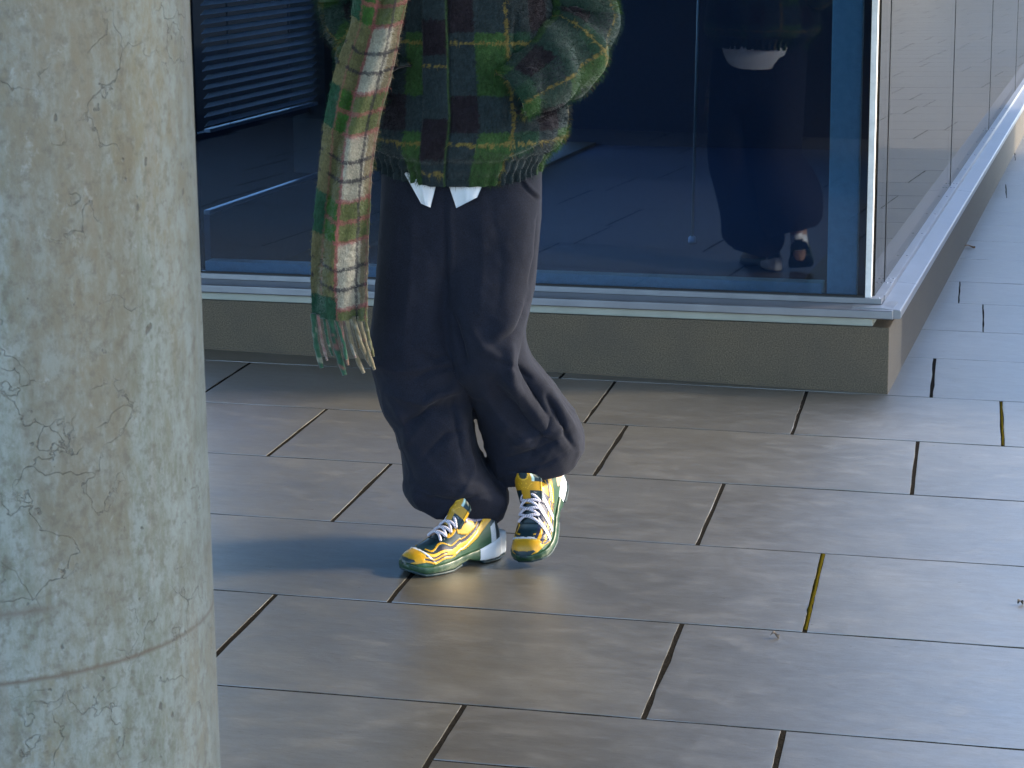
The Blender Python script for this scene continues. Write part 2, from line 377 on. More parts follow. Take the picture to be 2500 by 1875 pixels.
for i in range(len(T) - 1):
    t0, t1 = T[i], T[i + 1]; key = round(t0, 3)
    js = list(KNOWN.get(key, []))
    r = np.random.default_rng(i + 50)
    if not js: js = [r.uniform(-.9, .0)]
    smin, smax = -5.2 - max(0, t0 - 7) * .1, 3.6 + max(0, t0 - 6) * .32
    while js[0] > smin: js.insert(0, js[0] - r.choice([.6, .89, .93, 1.2]))
    while js[-1] < smax: js.append(js[-1] + r.choice([.6, .89, .93, 1.2]))
    for a, b in zip(js[:-1], js[1:]):
        pieces = [(t0, t1)]
        if key == 3.51 and abs(b + .288) < 1e-6: pieces = [(3.51, 3.816), (3.816, t1)]
        for q0, q1 in pieces:
            c = SX * (a + b) / 2 + TX * (q0 + q1) / 2
            lx, ly = bloc(*c)
            if lx < -.75 and ly > .55: continue
            if c[1] < -9.5: continue
            gj, gc = (.0054, .004) if t0 < 7.2 else (.0022, .0032)
            if t0 > 19 or c[0] < -3.2 or c[1] < 0:
                e = .004
                cs = [SX * ss + TX * tt for ss, tt in ((a + gj, q0 + gc), (b - gj, q0 + gc), (b - gj, q1 - gc), (a + gj, q1 - gc))]
                zt = 0.0
                far.add([(x, y, -.02) for x, y in cs] + [(x, y, zt) for x, y in cs], [(4, 5, 6, 7), (0, 1, 5, 4), (1, 2, 6, 5), (2, 3, 7, 6), (3, 0, 4, 7)])
                continue
            V, F = slab_mesh(b - a - 2 * gj, q1 - q0 - 2 * gc, i * 97 + int((a + 9) * 31) + int(q0 * 10))
            o = mesh('paving_slab', V, F, M['paving'], gnd, smooth=False)
            p = SX * (a + gj) + TX * (q0 + gc)
            o.location = (p[0], p[1], r.uniform(-.0002, .0004)); o.rotation_euler = (r.normal(0, .0002), r.normal(0, .00015), YAW)
            ns += 1
far.build('far_slabs', M['paving'], gnd, smooth=False, kind='stuff')
# moss filling two cross joints on the right
def moss(s, t0, t1, wid):
    V = []; F = []; n = 26
    for k in range(n):
        t = t0 + (t1 - t0) * k / (n - 1)
        for q in (-1, -.5, 0, .5, 1):
            p = SX * (s + q * wid * (1 + .35 * rng.normal())) + TX * t
            V.append((p[0], p[1], .0002 + .0012 * (1 - abs(q)) + rng.normal() * .0005 if abs(q) < 1 else -.006))
    F = grid_faces(n, 5, False)
    mesh('joint_moss', V, F, M['moss'], gnd)
moss(-.293, 4.72, 5.305, .0072); moss(.145, 6.53, 7.1, .006)

# ------------------------------------------------------------------ building
bld = empty('glass_building', 'dark glass fronted building on a low brown stone plinth with a metal sill', 'building', loc=(BX, BY, 0))
bld.rotation_euler = (Matrix.Rotation(BTH, 3, 'Z') @ Matrix.Rotation(R(-1.05), 3, 'Y')).to_euler()
box('plinth', -2.5, 0, 0, .4, -.3, .216, M['granite'], bld, .003)
box('plinth', -.4, -.001, .402, 16, -.3, .216, M['granite_shaded'], bld, .003)  # right face: same stone darkened, its shade put into the colour

box('flashing', -2.5, -.055, .012, .2, .2165, .2455, M['zinc'], bld, .002)
# front sill in lengths
lip = [(-.03, .25), (-.03, .272), (-.027, .276), (.049, .281), (.12, .281), (.12, .247), (-.025, .247)]
box('upstand', -2.53, -.033, .05, .12, .2815, .30, M['alu'], bld, .0015)
extrude_x('sill', lip, -2.53, .0115, M['alu'], bld, 0, .0012)
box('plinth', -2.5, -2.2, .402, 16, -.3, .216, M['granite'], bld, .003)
lipr = [(.036, .25), (.036, .272), (.033, .276), (-.029, .281), (-.12, .281), (-.12, .247), (.03, .247)]
segs = [-.012, .5, 2.97, 5.45, 7.95, 10.5, 15]
for a, b in zip(segs[:-1], segs[1:]): extrude_x('sill', lipr, a + .0015, b - .0015, M['alu'], bld, 1, .0012); box('upstand', -.12, -.03, max(a, .052) + .0015 if a > 0 else .1215, b - .0015, .2815, .30, M['alu'], bld, .0015)
for i, y in enumerate([.06, .36, .44, .95, 1.5, 2.05, 2.6, 2.9, 3.04, 3.6, 4.2, 4.8, 5.38, 5.52, 6.1, 6.7]):
    for dx in ((-.036, -.05) if y in (.36, .44, 2.9, 3.04, 5.38, 5.52) else (-.043,)):
        bm = bmesh.new(); bmesh.ops.create_uvsphere(bm, u_segments=8, v_segments=5, radius=.0045)
        for v in bm.verts: v.co = Vector((v.co.x + dx, v.co.y + y, v.co.z * .3 + .3003))
        bmobj('screw', bm, M['screw'], bld, True)
# glazing, front
box('glass_pane', -2.4, -.088, .07, .078, .3, 3.3, M['glass'], bld)
box('mullion', -2.438, -2.402, .066, .13, .3, 3.3, M['black'], bld)
box('edge_band', -.1125, -.0875, .0785, .1, .3, 3.3, M['black'], bld)
box('gasket', -2.4, -.088, .064, .0695, .2995, .306, M['black'], bld)
box('corner_trim', -.0865, -.0675, .062, .09, .3, 3.3, M['trim'], bld, .001)
# glazing, right
js = [.0925, .385, 2.97, 5.45, 7.95, 10.5, 15]
for k, (a, b) in enumerate(zip(js[:-1], js[1:])):
    box('glass_pane', -.068, -.06, a + .004, b - .005, .3, 3.3, M['sideglass'], bld)
    if k: box('gasket', -.066, -.0585, a - (.011 if k == 1 else .007), a + (.0075 if k == 1 else .0055), .3, 3.3, M['black'], bld)
# unseen wall added further left to darken the left paving
box('shade_wing', -9, -3.4, -.1, .4, -.1, 3.318, M['render'], bld, .005)
# interior
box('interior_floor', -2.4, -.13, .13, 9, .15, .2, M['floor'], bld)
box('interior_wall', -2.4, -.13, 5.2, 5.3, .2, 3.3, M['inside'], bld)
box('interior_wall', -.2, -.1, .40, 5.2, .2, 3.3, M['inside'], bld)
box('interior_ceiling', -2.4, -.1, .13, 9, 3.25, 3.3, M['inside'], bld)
box('interior_post', -.215, -.118, .1, .15, .3, 3.25, M['post'], bld, .004)
box('interior_kerb', -2.38, -.23, .1, .17, .2, .335, M['post'], bld, .004)
# left glazed side of the room with its ledge
box('side_rail', -2.412, -2.388, .18, 4.6, .486, .502, M['alu'], bld, .004)
box('side_panel', -2.412, -2.39, .18, 4.6, .2, .485, M['inside'], bld)
box('side_post', -2.5, -2.36, 1.30, 1.42, .5, 3.25, M['black'], bld)
box('window_rail', -2.46, -2.43, .18, 1.3, .74, .765, M['inside'], bld)
# soffit carried by the column; overhang widened out of view to shade the walk
box('soffit', -4.6, -.06, -.4, 15.5, 3.32, 3.5, M['soffit'], bld); box('shade_canopy', -12, 3.9, -7.0, -.402, 3.32, 3.5, M['soffit'], bld)

blind = empty('window_blind', 'dark venetian blind with light between its slats, inside the glass at left', 'blind', loc=bld.matrix_basis @ Vector((-2.4, .2, 0)))
blind.rotation_euler = bld.rotation_euler
z = .80; k = 0
while z < 1.75:
    bm = bmesh.new(); bmesh.ops.create_cube(bm, size=1)
    for v in bm.verts: v.co = Vector((v.co.x * .026, .01 + (v.co.y + .5) * 1.08, v.co.z * .0016))
    bmesh.ops.rotate(bm, verts=bm.verts, cent=(0, 0, 0), matrix=Matrix.Rotation(R(-46), 3, 'Y'))
    bmesh.ops.translate(bm, verts=bm.verts, vec=(0, 0, z))
    bmobj('slat', bm, M['slat'], blind); z += .032
box('bottom_rail', -.012, .012, .01, 1.09, .77, .782, M['slat'], blind)
for y in (.25, .85): box('ladder_cord', -.0145, -.013, y, y + .012, .78, 1.75, M['black'], blind)
pole = empty('metal_pole', 'thin pale metal pole standing on the floor inside the glass, right of the person', 'pole', loc=tuple(at(1690, 580, 8.95)))
base = at(1690, 580, 8.95)
V, F = tube([(0, 0, 0), (0, 0, 1.6)], .006, 10); mesh('shaft', V, F, M['zinc'], pole)
V, F = tube([(0, 0, -.02), (0, 0, 0), (0, 0, .006)], [.016, .016, .01], 20); mesh('foot', V, F, M['trim'], pole)

scr = empty('shade_wall', 'unseen grey wall added beyond the right edge to shade the right plinth', 'wall', loc=(5, 7.2, 0))  # added out of view as a sun blocker for the right plinth
box('wall_body', 0, .25, 0, 6.8, -.1, 2.65, M['render'], scr, .01); box('coping', -.03, .28, -.03, 6.83, 2.651, 2.72, M['soffit'], scr, .01)
pale = empty('pale_reflector', 'unseen white block added far off beyond the right edge to brighten the paving', 'building', loc=(22.5, 51, 0)); pale.rotation_euler = (0, 0, R(36.9))  # unseen bright mass, added so the right paving mirrors a pale glare
box('wall', -9, 9, 0, 10, -.1, 20, M['pale'], pale, .02); box('roof', -9.2, 9.2, -.2, 10.2, 20.001, 20.3, M['soffit'], pale, .02)
for fx in range(6):
    for fz in range(6): box('window', -7.7 + fx * 2.8, -6.5 + fx * 2.8, -.03, .0, 1.2 + fz * 3.1, 2.9 + fz * 3.1, M['black'], pale)
# low dark wall behind the photographer's left (it shows in the glass)
lw = empty('garden_wall', 'low dark wall seen only as a reflection in the glass', 'wall', loc=tuple(bld.matrix_basis @ Vector((-3.3, -7.5, 0))))
lw.rotation_euler = (0, 0, BTH)
box('wall_body', -3.2, 2.6, -.15, .15, -.1, 1.15, M['wall'], lw, .01); box('coping', -3.23, 2.63, -.19, .19, 1.151, 1.21, M['wall'], lw, .01)

# ------------------------------------------------------------------ column
CX, CY, CR = -.536, 2.25, .24
colm = empty('concrete_column', 'round weathered concrete column with brown stains and a ring seam, at the left edge', 'column', loc=(CX, CY, 0)); colm.rotation_euler = (0, R(-1.05), 0)
n = 160; zs = [-.05, .02] + list(np.linspace(.1, 3.0, 30)) + [3.42]
V = []
for zz in zs:
    for k in range(n):
        a = 2 * math.pi * k / n; V.append((CR * math.cos(a), CR * math.sin(a), zz))
F = [tuple(f) for f in grid_faces(len(zs), n)]
mesh('shaft', V, F, M['concrete'], colm)

pier = empty('shade_pier', 'unseen concrete pier added off to the right to shade the column', 'pier', loc=(3.6, 2.55, 0))  # unseen block added to keep direct sun off the column
box('shaft', -.3, .3, -.75, .8, -.05, 3.318, M['concrete'], pier, .01)

# ------------------------------------------------------------------ fallen leaf and twig
def leaf(name, p, L, rot, label, mat):
    nn = 14; V = []
    for i in range(nn):
        s = i / (nn - 1); wv = L * .26 * math.sin(math.pi * s ** .8) * (1 + .18 * math.sin(i * 2.2))
        for q in (-1, -.5, 0, .5, 1): V.append((s * L, q * wv, .004 + .010 * q * q * s + .006 * math.sin(s * 5)))
    F = list(grid_faces(nn, 5, False))
    o = mesh(name, V, F, mat); o.location = (p[0], p[1], .001); o.rotation_euler = (0, 0, rot); return o
p = ground(2352, 606); tag(leaf('leaf_or_spot', p, .055, R(8), '', M['leaf']), 'small curled brown leaf lying on the paving beside the plinth of the glass building', 'leaf')
p = ground(2484, 1480); tag(leaf('leaf_or_spot', p, .022, R(40), '', M['twig']), 'tiny dark scrap of leaf at the right edge on the bright paving', 'leaf')
p = ground(1880, 1558); tag(leaf('leaf_or_spot', p, .02, R(0), '', mat_plain('pale_spot', (.12, .1, .085), .8)), 'small flat pale spot on the slab right of the moss filled joint', 'leaf')  # greyish spot on the slab, built with the leaf outline


# ------------------------------------------------------------------ person
person = empty('person', 'person in fuzzy green plaid jacket, wide dark trousers and yellow sneakers, hands in pockets', 'person', loc=(-.1, 5.22, 0))
def own(o):
    """keep world coordinates while parenting to the person"""
    o.parent = person; o.matrix_parent_inverse = Matrix.Translation((.1, -5.22, 0)); return o
def loft(rings, n, cap0=True, cap1=True):
    """rings: list of (n,3) arrays"""
    P = np.array(rings); V = P.reshape(-1, 3); F = [tuple(f) for f in grid_faces(len(P), n)]
    if cap0: F.append(tuple(range(n))[::-1])
    if cap1: F.append(tuple((len(P) - 1) * n + k for k in range(n)))
    return V, F
def voxel(name, V, F, size):
    me = bpy.data.meshes.new(name); me.from_pydata([tuple(map(float, v)) for v in V], [], [tuple(map(int, f)) for f in F]); me.update()
    bm = bmesh.new(); bm.from_mesh(me); bmesh.ops.recalc_face_normals(bm, faces=bm.faces); bm.to_mesh(me); bm.free()
    o = bpy.data.objects.new(name, me); col.objects.link(o)
    md = o.modifiers.new('r', 'REMESH'); md.mode = 'VOXEL'; md.voxel_size = size
    dg = bpy.context.evaluated_depsgraph_get(); m2 = bpy.data.meshes.new_from_object(o.evaluated_get(dg))
    bpy.data.objects.remove(o); bpy.data.meshes.remove(me); m2.name = name; return m2
def me_arr(me):
    v = np.empty(len(me.vertices) * 3); me.vertices.foreach_get('co', v)
    e = np.empty(len(me.edges) * 2, np.int64); me.edges.foreach_get('vertices', e)
    return v.reshape(-1, 3), e.reshape(-1, 2)
def smooth_arr(V, E, it, lam=.5):
    deg = np.bincount(E.ravel(), minlength=len(V))[:, None]
    for _ in range(it):
        s = np.zeros_like(V)
        for k in range(3):
            s[:, k] = np.bincount(E[:, 0], V[E[:, 1], k], len(V)) + np.bincount(E[:, 1], V[E[:, 0], k], len(V))
        V = V + lam * (s / np.maximum(deg, 1) - V)
    return V
def me_normals(me):
    me.update(); nn = np.empty(len(me.vertices) * 3); me.vertex_normals.foreach_get('vector', nn); return nn.reshape(-1, 3)
def fold(V, Nn, line, wid, amp, side=1, face=None):
    """press a fold along a line drawn on the front of the cloth"""
    P = proj(V); d, t = seg_dist(P, line)
    taper = np.sin(np.pi * np.clip(t, .02, .98)) ** .6
    fr = np.clip(-Nn[:, 1] * 1.6 + .15, 0, 1)
    return V + Nn * (amp * taper * np.exp(-(d / wid) ** 2 * .5 - np.abs(d / wid) * .8) * fr)[:, None]

# ---- body (one continuous surface under the clothes)
sk_v = [(-.13, 5.28, .95), (-.13, 5.28, 1.12), (-.125, 5.27, 1.3), (-.12, 5.27, 1.44), (-.12, 5.25, 1.51), (-.12, 5.235, 1.575),
        (-.215, 5.28, .88), (-.222, 5.23, .5), (-.095, 5.24, .1), (-.045, 5.28, .88), (-.055, 5.22, .5), (.1, 5.315, .22),
        (-.3, 5.28, 1.41), (-.352, 5.31, 1.25), (-.27, 5.17, 1.12), (.06, 5.28, 1.41), (.135, 5.31, 1.25), (.0, 5.165, 1.11),
        (-.17, 5.145, .06), (.066, 5.215, .085)]
sk_r = [.13, .12, .135, .09, .052, .05, .085, .056, .036, .085, .056, .036, .06, .043, .03, .06, .043, .03, .032, .032]
sk_e = [(0, 1), (1, 2), (2, 3), (3, 4), (4, 5), (0, 6), (6, 7), (7, 8), (0, 9), (9, 10), (10, 11), (3, 12), (12, 13), (13, 14), (3, 15), (15, 16), (16, 17), (8, 18), (11, 19)]
J = Join()
for a, b in sk_e:
    A, B = np.array(sk_v[a]), np.array(sk_v[b]); tt = np.linspace(0, 1, 9)
    V, F = tube(A + (B - A) * tt[:, None], sk_r[a] + (sk_r[b] - sk_r[a]) * tt, 14); J.add(V, F)
def ball(c, r, n=18):
    V = []
    for i in range(1, n):
        for k in range(2 * n):
            a = math.pi * i / n; q = math.pi * k / n
            V.append((c[0] + r[0] * math.sin(a) * math.cos(q), c[1] + r[1] * math.sin(a) * math.sin(q), c[2] + r[2] * math.cos(a)))
    F = [tuple(f) for f in grid_faces(n - 1, 2 * n)] + [tuple(range(2 * n))[::-1], tuple((n - 2) * 2 * n + k for k in range(2 * n))]
    return V, F
for v, r in zip(sk_v, sk_r): J.add(*ball(v, (r * .98,) * 3, 10))
HC = (-.12, 5.235, 1.665)
J.add(*ball(HC, (.076, .094, .112))); J.add(*ball((-.12, 5.2, 1.615), (.058, .062, .068)))
J.add(*ball((-.12, 5.137, 1.645), (.013, .02, .026), 8)); J.add(*ball((-.12, 5.147, 1.665), (.008, .014, .03), 8))
for sx_ in (-1, 1):
    J.add(*ball((-.12 + sx_ * .077, 5.245, 1.655), (.01, .022, .034), 8))
    J.add(*ball((-.12 + sx_ * .03, 5.155, 1.682), (.024, .012, .008), 8))
J.add(*ball((-.12, 5.146, 1.606), (.024, .01, .006), 8)); J.add(*ball((-.12, 5.148, 1.596), (.02, .01, .006), 8))
for side, wr, fd_ in ((-1, sk_v[14], (.45, -.25, -.85)), (1, sk_v[17], (-.55, -.2, -.8))):   # hands, tucked in the pockets
    wv = np.array(wr); d = np.array(fd_); d /= np.linalg.norm(d); acr = np.cross(d, (0, -1, 0.2)); acr /= np.linalg.norm(acr)
    J.add(*tube([wv, wv + d * .05, wv + d * .095], [.028, .034, .03], 12))
    for q, L in ((-1.5, .062), (-.5, .078), (.5, .074), (1.5, .058)):
        b0 = wv + d * .085 + acr * q * .0165; nrm = np.cross(acr, d)
        J.add(*tube([b0, b0 + d * L * .45 + nrm * .004, b0 + d * L * .75 + nrm * .016, b0 + d * L * .9 + nrm * .03], [.0092, .0088, .008, .006], 8))
    b0 = wv + d * .03 - acr * .028; J.add(*tube([b0, b0 + d * .03 - acr * .022, b0 + d * .06 - acr * .028], [.012, .0105, .008], 8))
bme = voxel('body', J.V, J.F, .0075); V, E = me_arr(bme); V = smooth_arr(V, E, 3)
bme.vertices.foreach_set('co', V.ravel()); bme.polygons.foreach_set('use_smooth', [True] * len(bme.polygons)); bme.materials.append(M['skin'])
body = bpy.data.objects.new('body', bme); col.objects.link(body); own(body)
J = Join()
for i in range(2):
    J.add(*ball((-.12, 5.25, 1.69), (.084, .098, .1), 20))
hv = np.array(J.V); kk = (hv[:, 1] < 5.19) & (hv[:, 2] < 1.73); hv[kk, 1] = 5.2 + (hv[kk, 1] - 5.2) * .3
hv += (noise3(hv, 40, 2) * .005)[:, None]
own(mesh('hair', hv, J.F, M['hair']))
for sx_ in (-1, 1): own(mesh('eye', *ball((-.12 + sx_ * .03, 5.15, 1.67), (.011, .008, .007), 8), mat_plain('eye_white', (.7, .68, .66), .2) if sx_ < 0 else bpy.data.materials['eye_white']))

# ---- trousers
NT = 96
def trouser_ring(l, r, yc, ry, ex=2.9):
    """l, r: silhouette points in the photograph at depth yc"""
    a = at(l[0], l[1], yc); b = at(r[0], r[1], yc); c = (a + b) / 2; h = (b - a) / 2
    th = np.linspace(0, 2 * np.pi, NT, endpoint=False); co, si = np.cos(th), np.sin(th)
    f = lambda x: np.sign(x) * np.abs(x) ** (2 / ex)
    return c + f(co)[:, None] * h + f(si)[:, None] * np.array([0, ry, 0])
def leg(keys, flare):
    K = np.array([[i, *k] for i, k in enumerate(keys)], float); t = np.linspace(0, len(keys) - 1, 90); C = catmull(K, t)
    rings = [trouser_ring((c[0], c[1]), (c[2], c[3]), c[4], c[5]) for c in C]
    last = rings[-1]; c = last.mean(0)
    upv = rings[-8].mean(0) - c; upv /= np.linalg.norm(upv)
    rings += [c + (last - c) * .86, c + (last - c) * .82 + upv * .05, c + (last - c) * .8 + upv * .1]
    return loft(rings, NT)
#        lx    ly    rx    ry   depth  half-depth
LEGR = [(933, 415, 1120, 418, 5.265, .116), (929, 520, 1118, 520, 5.265, .132), (921, 650, 1114, 650, 5.255, .135), (912, 760, 1114, 760, 5.245, .13),
        (903, 844, 1126, 844, 5.235, .13), (911, 900, 1140, 900, 5.235, .13), (924, 952, 1149, 950, 5.24, .125), (943, 1005, 1152, 1000, 5.24, .12),
        (966, 1052, 1156, 1050, 5.245, .12), (979, 1100, 1166, 1098, 5.25, .12), (986, 1145, 1190, 1140, 5.25, .12), (987, 1180, 1216, 1170, 5.25, .12),
        (992, 1196, 1238, 1196, 5.255, .115), (1008, 1212, 1241, 1224, 5.265, .105), (1030, 1226, 1232, 1250, 5.275, .095), (1052, 1232, 1218, 1268, 5.28, .085)]
LEGL = [(1050, 418, 1322, 405, 5.265, .116), (1056, 520, 1321, 520, 5.265, .132), (1060, 640, 1311, 640, 5.255, .135), (1068, 710, 1306, 700, 5.24, .135),
        (1078, 770, 1294, 755, 5.225, .135), (1088, 826, 1283, 810, 5.22, .135), (1102, 880, 1290, 862, 5.225, .135), (1124, 926, 1318, 900, 5.24, .13),
        (1144, 960, 1354, 945, 5.26, .13), (1158, 992, 1386, 985, 5.275, .13), (1170, 1035, 1410, 1018, 5.285, .13), (1180, 1070, 1423, 1052, 5.29, .125),
        (1190, 1106, 1424, 1082, 5.295, .12), (1196, 1136, 1414, 1108, 5.295, .115), (1212, 1156, 1406, 1120, 5.295, .105), (1224, 1176, 1398, 1130, 5.295, .1)]
J = Join(); J.add(*leg(LEGR, 0)); J.add(*leg(LEGL, 0))
pk = [(932, 395, 1322, 385, 5.265, .118), (931, 470, 1322, 465, 5.265, .132), (925, 600, 1316, 590, 5.265, .14), (935, 680, 1306, 670, 5.262, .12)]
K = np.array([[i, *k] for i, k in enumerate(pk)], float); C = catmull(K, np.linspace(0, 3, 24)); J.add(*loft([trouser_ring((c[0], c[1]), (c[2], c[3]), c[4], c[5], 3.2) for c in C], NT))
tme = voxel('trousers', J.V, J.F, .0048)
V, E = me_arr(tme); V = smooth_arr(V, E, 7)
def setco(me, V): me.vertices.foreach_set('co', V.ravel()); me.update()
setco(tme, V)
FOLDS = [([(1000, 1196), (1050, 1222), (1130, 1226), (1225, 1196)], 4, -.004), ([(1204, 1146), (1270, 1152), (1340, 1130), (1408, 1090)], 4, -.004),
    ([(945, 960), (985, 1030), (1000, 1110)], 10, .006), ([(1120, 1000), (1130, 1080), (1160, 1150)], 12, .006), ([(1105, 960), (1115, 1050), (1130, 1130)], 8, -.005), ([(1350, 1000), (1330, 1060), (1290, 1120)], 8, -.005),
     # line on the cloth, width px, depth m
    ([(1302, 690), (1288, 745), (1252, 812), (1196, 856)], 13, -.017), ([(1286, 735), (1246, 790), (1195, 830)], 22, .008),
    ([(1250, 835), (1243, 880), (1252, 950), (1280, 1010)], 16, .014), ([(1276, 838), (1274, 890), (1300, 950), (1338, 1020)], 9, -.014),
    ([(1294, 880), (1330, 950), (1372, 1010), (1412, 1060)], 15, .013), ([(1330, 960), (1358, 1010), (1398, 1088)], 7, -.013),
    ([(1192, 918), (1238, 980), (1300, 1045), (1370, 1085)], 18, -.012), ([(1210, 900), (1270, 960), (1330, 1040), (1380, 1100)], 14, .008),
    ([(1200, 1010), (1260, 1075), (1330, 1110)], 16, .009), ([(935, 955), (1040, 985), (1140, 935)], 16, .010), ([(970, 1050), (1050, 1003), (1145, 985)], 18, -.013),
    ([(985, 1105), (1010, 1180), (1070, 1222), (1200, 1232)], 17, -.006), ([(1000, 1100), (1060, 1170), (1200, 1190)], 20, .004), ([(990, 1215), (1060, 1250), (1200, 1262)], 15, .009),
    ([(1085, 470), (1092, 600), (1090, 740)], 5, -.006), ([(1095, 470), (1101, 600), (1098, 700)], 6, .004), ([(1100, 760), (1120, 830), (1140, 900)], 10, -.012),
    ([(1080, 850), (1105, 900), (1135, 940)], 13, .008), ([(1010, 480), (1005, 620), (990, 800), (985, 900)], 16, .006), ([(985, 480), (975, 640), (955, 830)], 14, -.006),
    ([(1170, 480), (1180, 620), (1170, 780)], 18, .006), ([(1200, 500), (1225, 640), (1215, 760)], 16, -.005), ([(1264, 432), (1290, 462), (1320, 492)], 4, -.006),
    ([(1313, 520), (1306, 620), (1290, 700)], 4, -.006), ([(1020, 860), (1060, 880), (1110, 862)], 12, -.007), ([(910, 880), (960, 905), (1030, 900)], 14, .007),
    ([(1150, 800), (1180, 850), (1230, 880)], 12, .007), ([(1000, 930), (1060, 905), (1120, 895)], 7, -.007), ([(1010, 1010), (1070, 960), (1130, 955)], 7, .006), ([(1030, 1120), (1090, 1060), (1150, 1050)], 8, -.006), ([(1210, 880), (1260, 900), (1300, 930)], 6, -.007), ([(1180, 960), (1230, 1030), (1290, 1080)], 7, .006), ([(1230, 1120), (1300, 1105), (1380, 1065)], 8, -.007), ([(1250, 1090), (1320, 1060), (1400, 1040)], 8, .006), ([(1268, 428), (1296, 462), (1322, 486)], 5, .007), ([(950, 560), (1010, 590), (1080, 570)], 14, -.003), ([(1120, 560), (1200, 600), (1300, 575)], 14, -.0035)]
for ln, wd, am in FOLDS: V = fold(V, me_normals(tme), ln, wd, am * (1.5 if ln[0][1] > 690 or wd < 8 else .6)); setco(tme, V)
nn = me_normals(tme)
wr = 1 - np.abs(noise3(V @ np.array([[.8, 0, .6], [0, 1, 0], [-.6, 0, .8]]) * [1, 1, .35], 17, 6)) * 2.2; wr2 = 1 - np.abs(noise3(V @ np.array([[.8, 0, -.6], [0, 1, 0], [.6, 0, .8]]) * [1, 1, .3], 24, 8)) * 2.2
low_ = np.clip((.62 - V[:, 2]) / .25, .25, 1)
V = V + nn * (np.clip(wr, 0, 1) ** 2 * .0035 * low_ * (V[:, 2] < .55) + np.clip(wr2, 0, 1) ** 2 * .0022 * low_)[:, None]; setco(tme, V); nn = me_normals(tme)
V = V + nn * (noise3(V * [1, 1, .6], 22, 1) * .0024 + noise3(V, 55, 3) * .0009)[:, None]
V = smooth_arr(V, E, 1); setco(tme, V)
tme.polygons.foreach_set('use_smooth', [True] * len(tme.polygons))
tmat = mat_cloth('dark_twill', SH(52, 53, 58) if False else None, .92, 1100, .0003, .25, .25, .2) if False else None
def const_cloth(name, c, **k):
    mt = mat_cloth(name, (*c,), **k); return mt
tme.materials.append(const_cloth('dark_twill', (.0105, .0128, .0235), rough=.92, weave=420, sheen=.03, var=.5, blotch=.2, sheen_tint=(.8, .85, 1)))
tr = bpy.data.objects.new('trousers', tme); col.objects.link(tr); own(tr)

# ---- jacket
NJ = 420
GREEN, TEAL, BROWN, YEL, DGRN = np.array((.024, .06, .017)), np.array((.017, .029, .034)), np.array((.0115, .0085, .0135)), np.array((.155, .12, .034)), np.array((.014, .044, .026))
def plaid(u, v, seed=0):
    """u, v in metres; a mohair check of dark and green columns crossed by dark, green and plain rows"""
    n = u.shape; P3 = np.stack([u, v, np.zeros_like(u)], -1)
    ju = u + noise3(P3, 160, seed) * .0022; jv = v + noise3(P3, 170, seed + 1) * .0035
    pu = np.mod(ju, .2); pv = np.mod(jv, .219)
    darkc = (pu < .062); greenc = (pu >= .062) & (pu < .135)
    darkr = pv < .079; greenr = (pv >= .079) & (pv < .126)
    c = np.empty((*n, 3)); c[:] = TEAL
    c[greenc & ~darkr & ~greenr] = GREEN; c[greenc & greenr] = GREEN * 1.25; c[greenc & darkr] = TEAL * 1.02
    c[~greenc & greenr] = DGRN; c[darkc & darkr] = BROWN; c[darkc & greenr] = TEAL; c[~darkc & ~greenc & darkr] = TEAL * .8
    yl = (np.abs(pv - .103 + noise3(P3, 420, seed + 2) * .0025) < .0034) & (noise3(P3 * [1, .25, 1], 330, seed + 3) > -.35)
    yv = (np.abs(pu - .138 + noise3(P3, 420, seed + 4) * .002) < .0036) & (noise3(P3 * [.25, 1, 1], 330, seed + 5) > -.3)
    c[yl] = YEL; c[yv] = YEL * .85
    st = noise3(P3 * [1, .3, 1], 700, seed + 6) * .5 + noise3(P3, 1500, seed + 7) * .5
    return c * (1 + .45 * st)[..., None]
JK = [  # z, centre x, centre y, half width, half depth, front sag
    (.936, -.125, 5.262, .196, .152, .028), (.956, -.125, 5.262, .199, .158, .026), (.972, -.122, 5.262, .212, .172, .020), (.99, -.118, 5.262, .226, .186, .012),
    (1.02, -.112, 5.262, .236, .196, .005), (1.06, -.108, 5.265, .236, .195, .0), (1.14, -.112, 5.268, .224, .186, 0), (1.24, -.116, 5.27, .215, .176, 0),
    (1.33, -.12, 5.27, .212, .165, 0), (1.41, -.12, 5.272, .2, .145, 0), (1.47, -.12, 5.272, .135, .112, 0), (1.5, -.12, 5.265, .088, .085, 0), (1.54, -.12, 5.258, .085, .083, 0)]
zz = np.linspace(.936, 1.54, 220); C = catmull(JK, zz)
th = np.linspace(0, 2 * np.pi, NJ, endpoint=False) - np.pi / 2
co, si = np.cos(th), np.sin(th); f = lambda x, e=2.35: np.sign(x) * np.abs(x) ** (2 / e)
Pj = np.zeros((len(zz), NJ, 3))
Pj[..., 0] = C[:, 0:1] + C[:, 2:3] * f(co); Pj[..., 1] = C[:, 1:2] + C[:, 3:4] * f(si)
Pj[..., 2] = zz[:, None] - C[:, 4:5] * np.clip(-si, 0, 1) ** 1.5
ang = np.mod(th + np.pi / 2 + np.pi, 2 * np.pi) - np.pi
ring_ = Pj[90, :, :2]; sl_ = np.linalg.norm(np.roll(ring_, -1, 0) - ring_, axis=1); cs_ = np.concatenate([[0], np.cumsum(sl_)[:-1]]); cs_ = np.where(cs_ > sl_.sum() / 2, cs_ - sl_.sum(), cs_)
uu = np.broadcast_to(cs_ + .035, Pj.shape[:2]).copy(); vv = np.broadcast_to(1.335 - zz[:, None], Pj.shape[:2]).copy()
Nj = grid_normals(Pj); 
if (Nj[100, 0] @ np.array([0, -1, 0])) < 0: Nj = -Nj
amp = np.zeros(Pj.shape[:2])
gather = np.clip(1 - (zz - .936) / .055, 0, 1)[:, None]
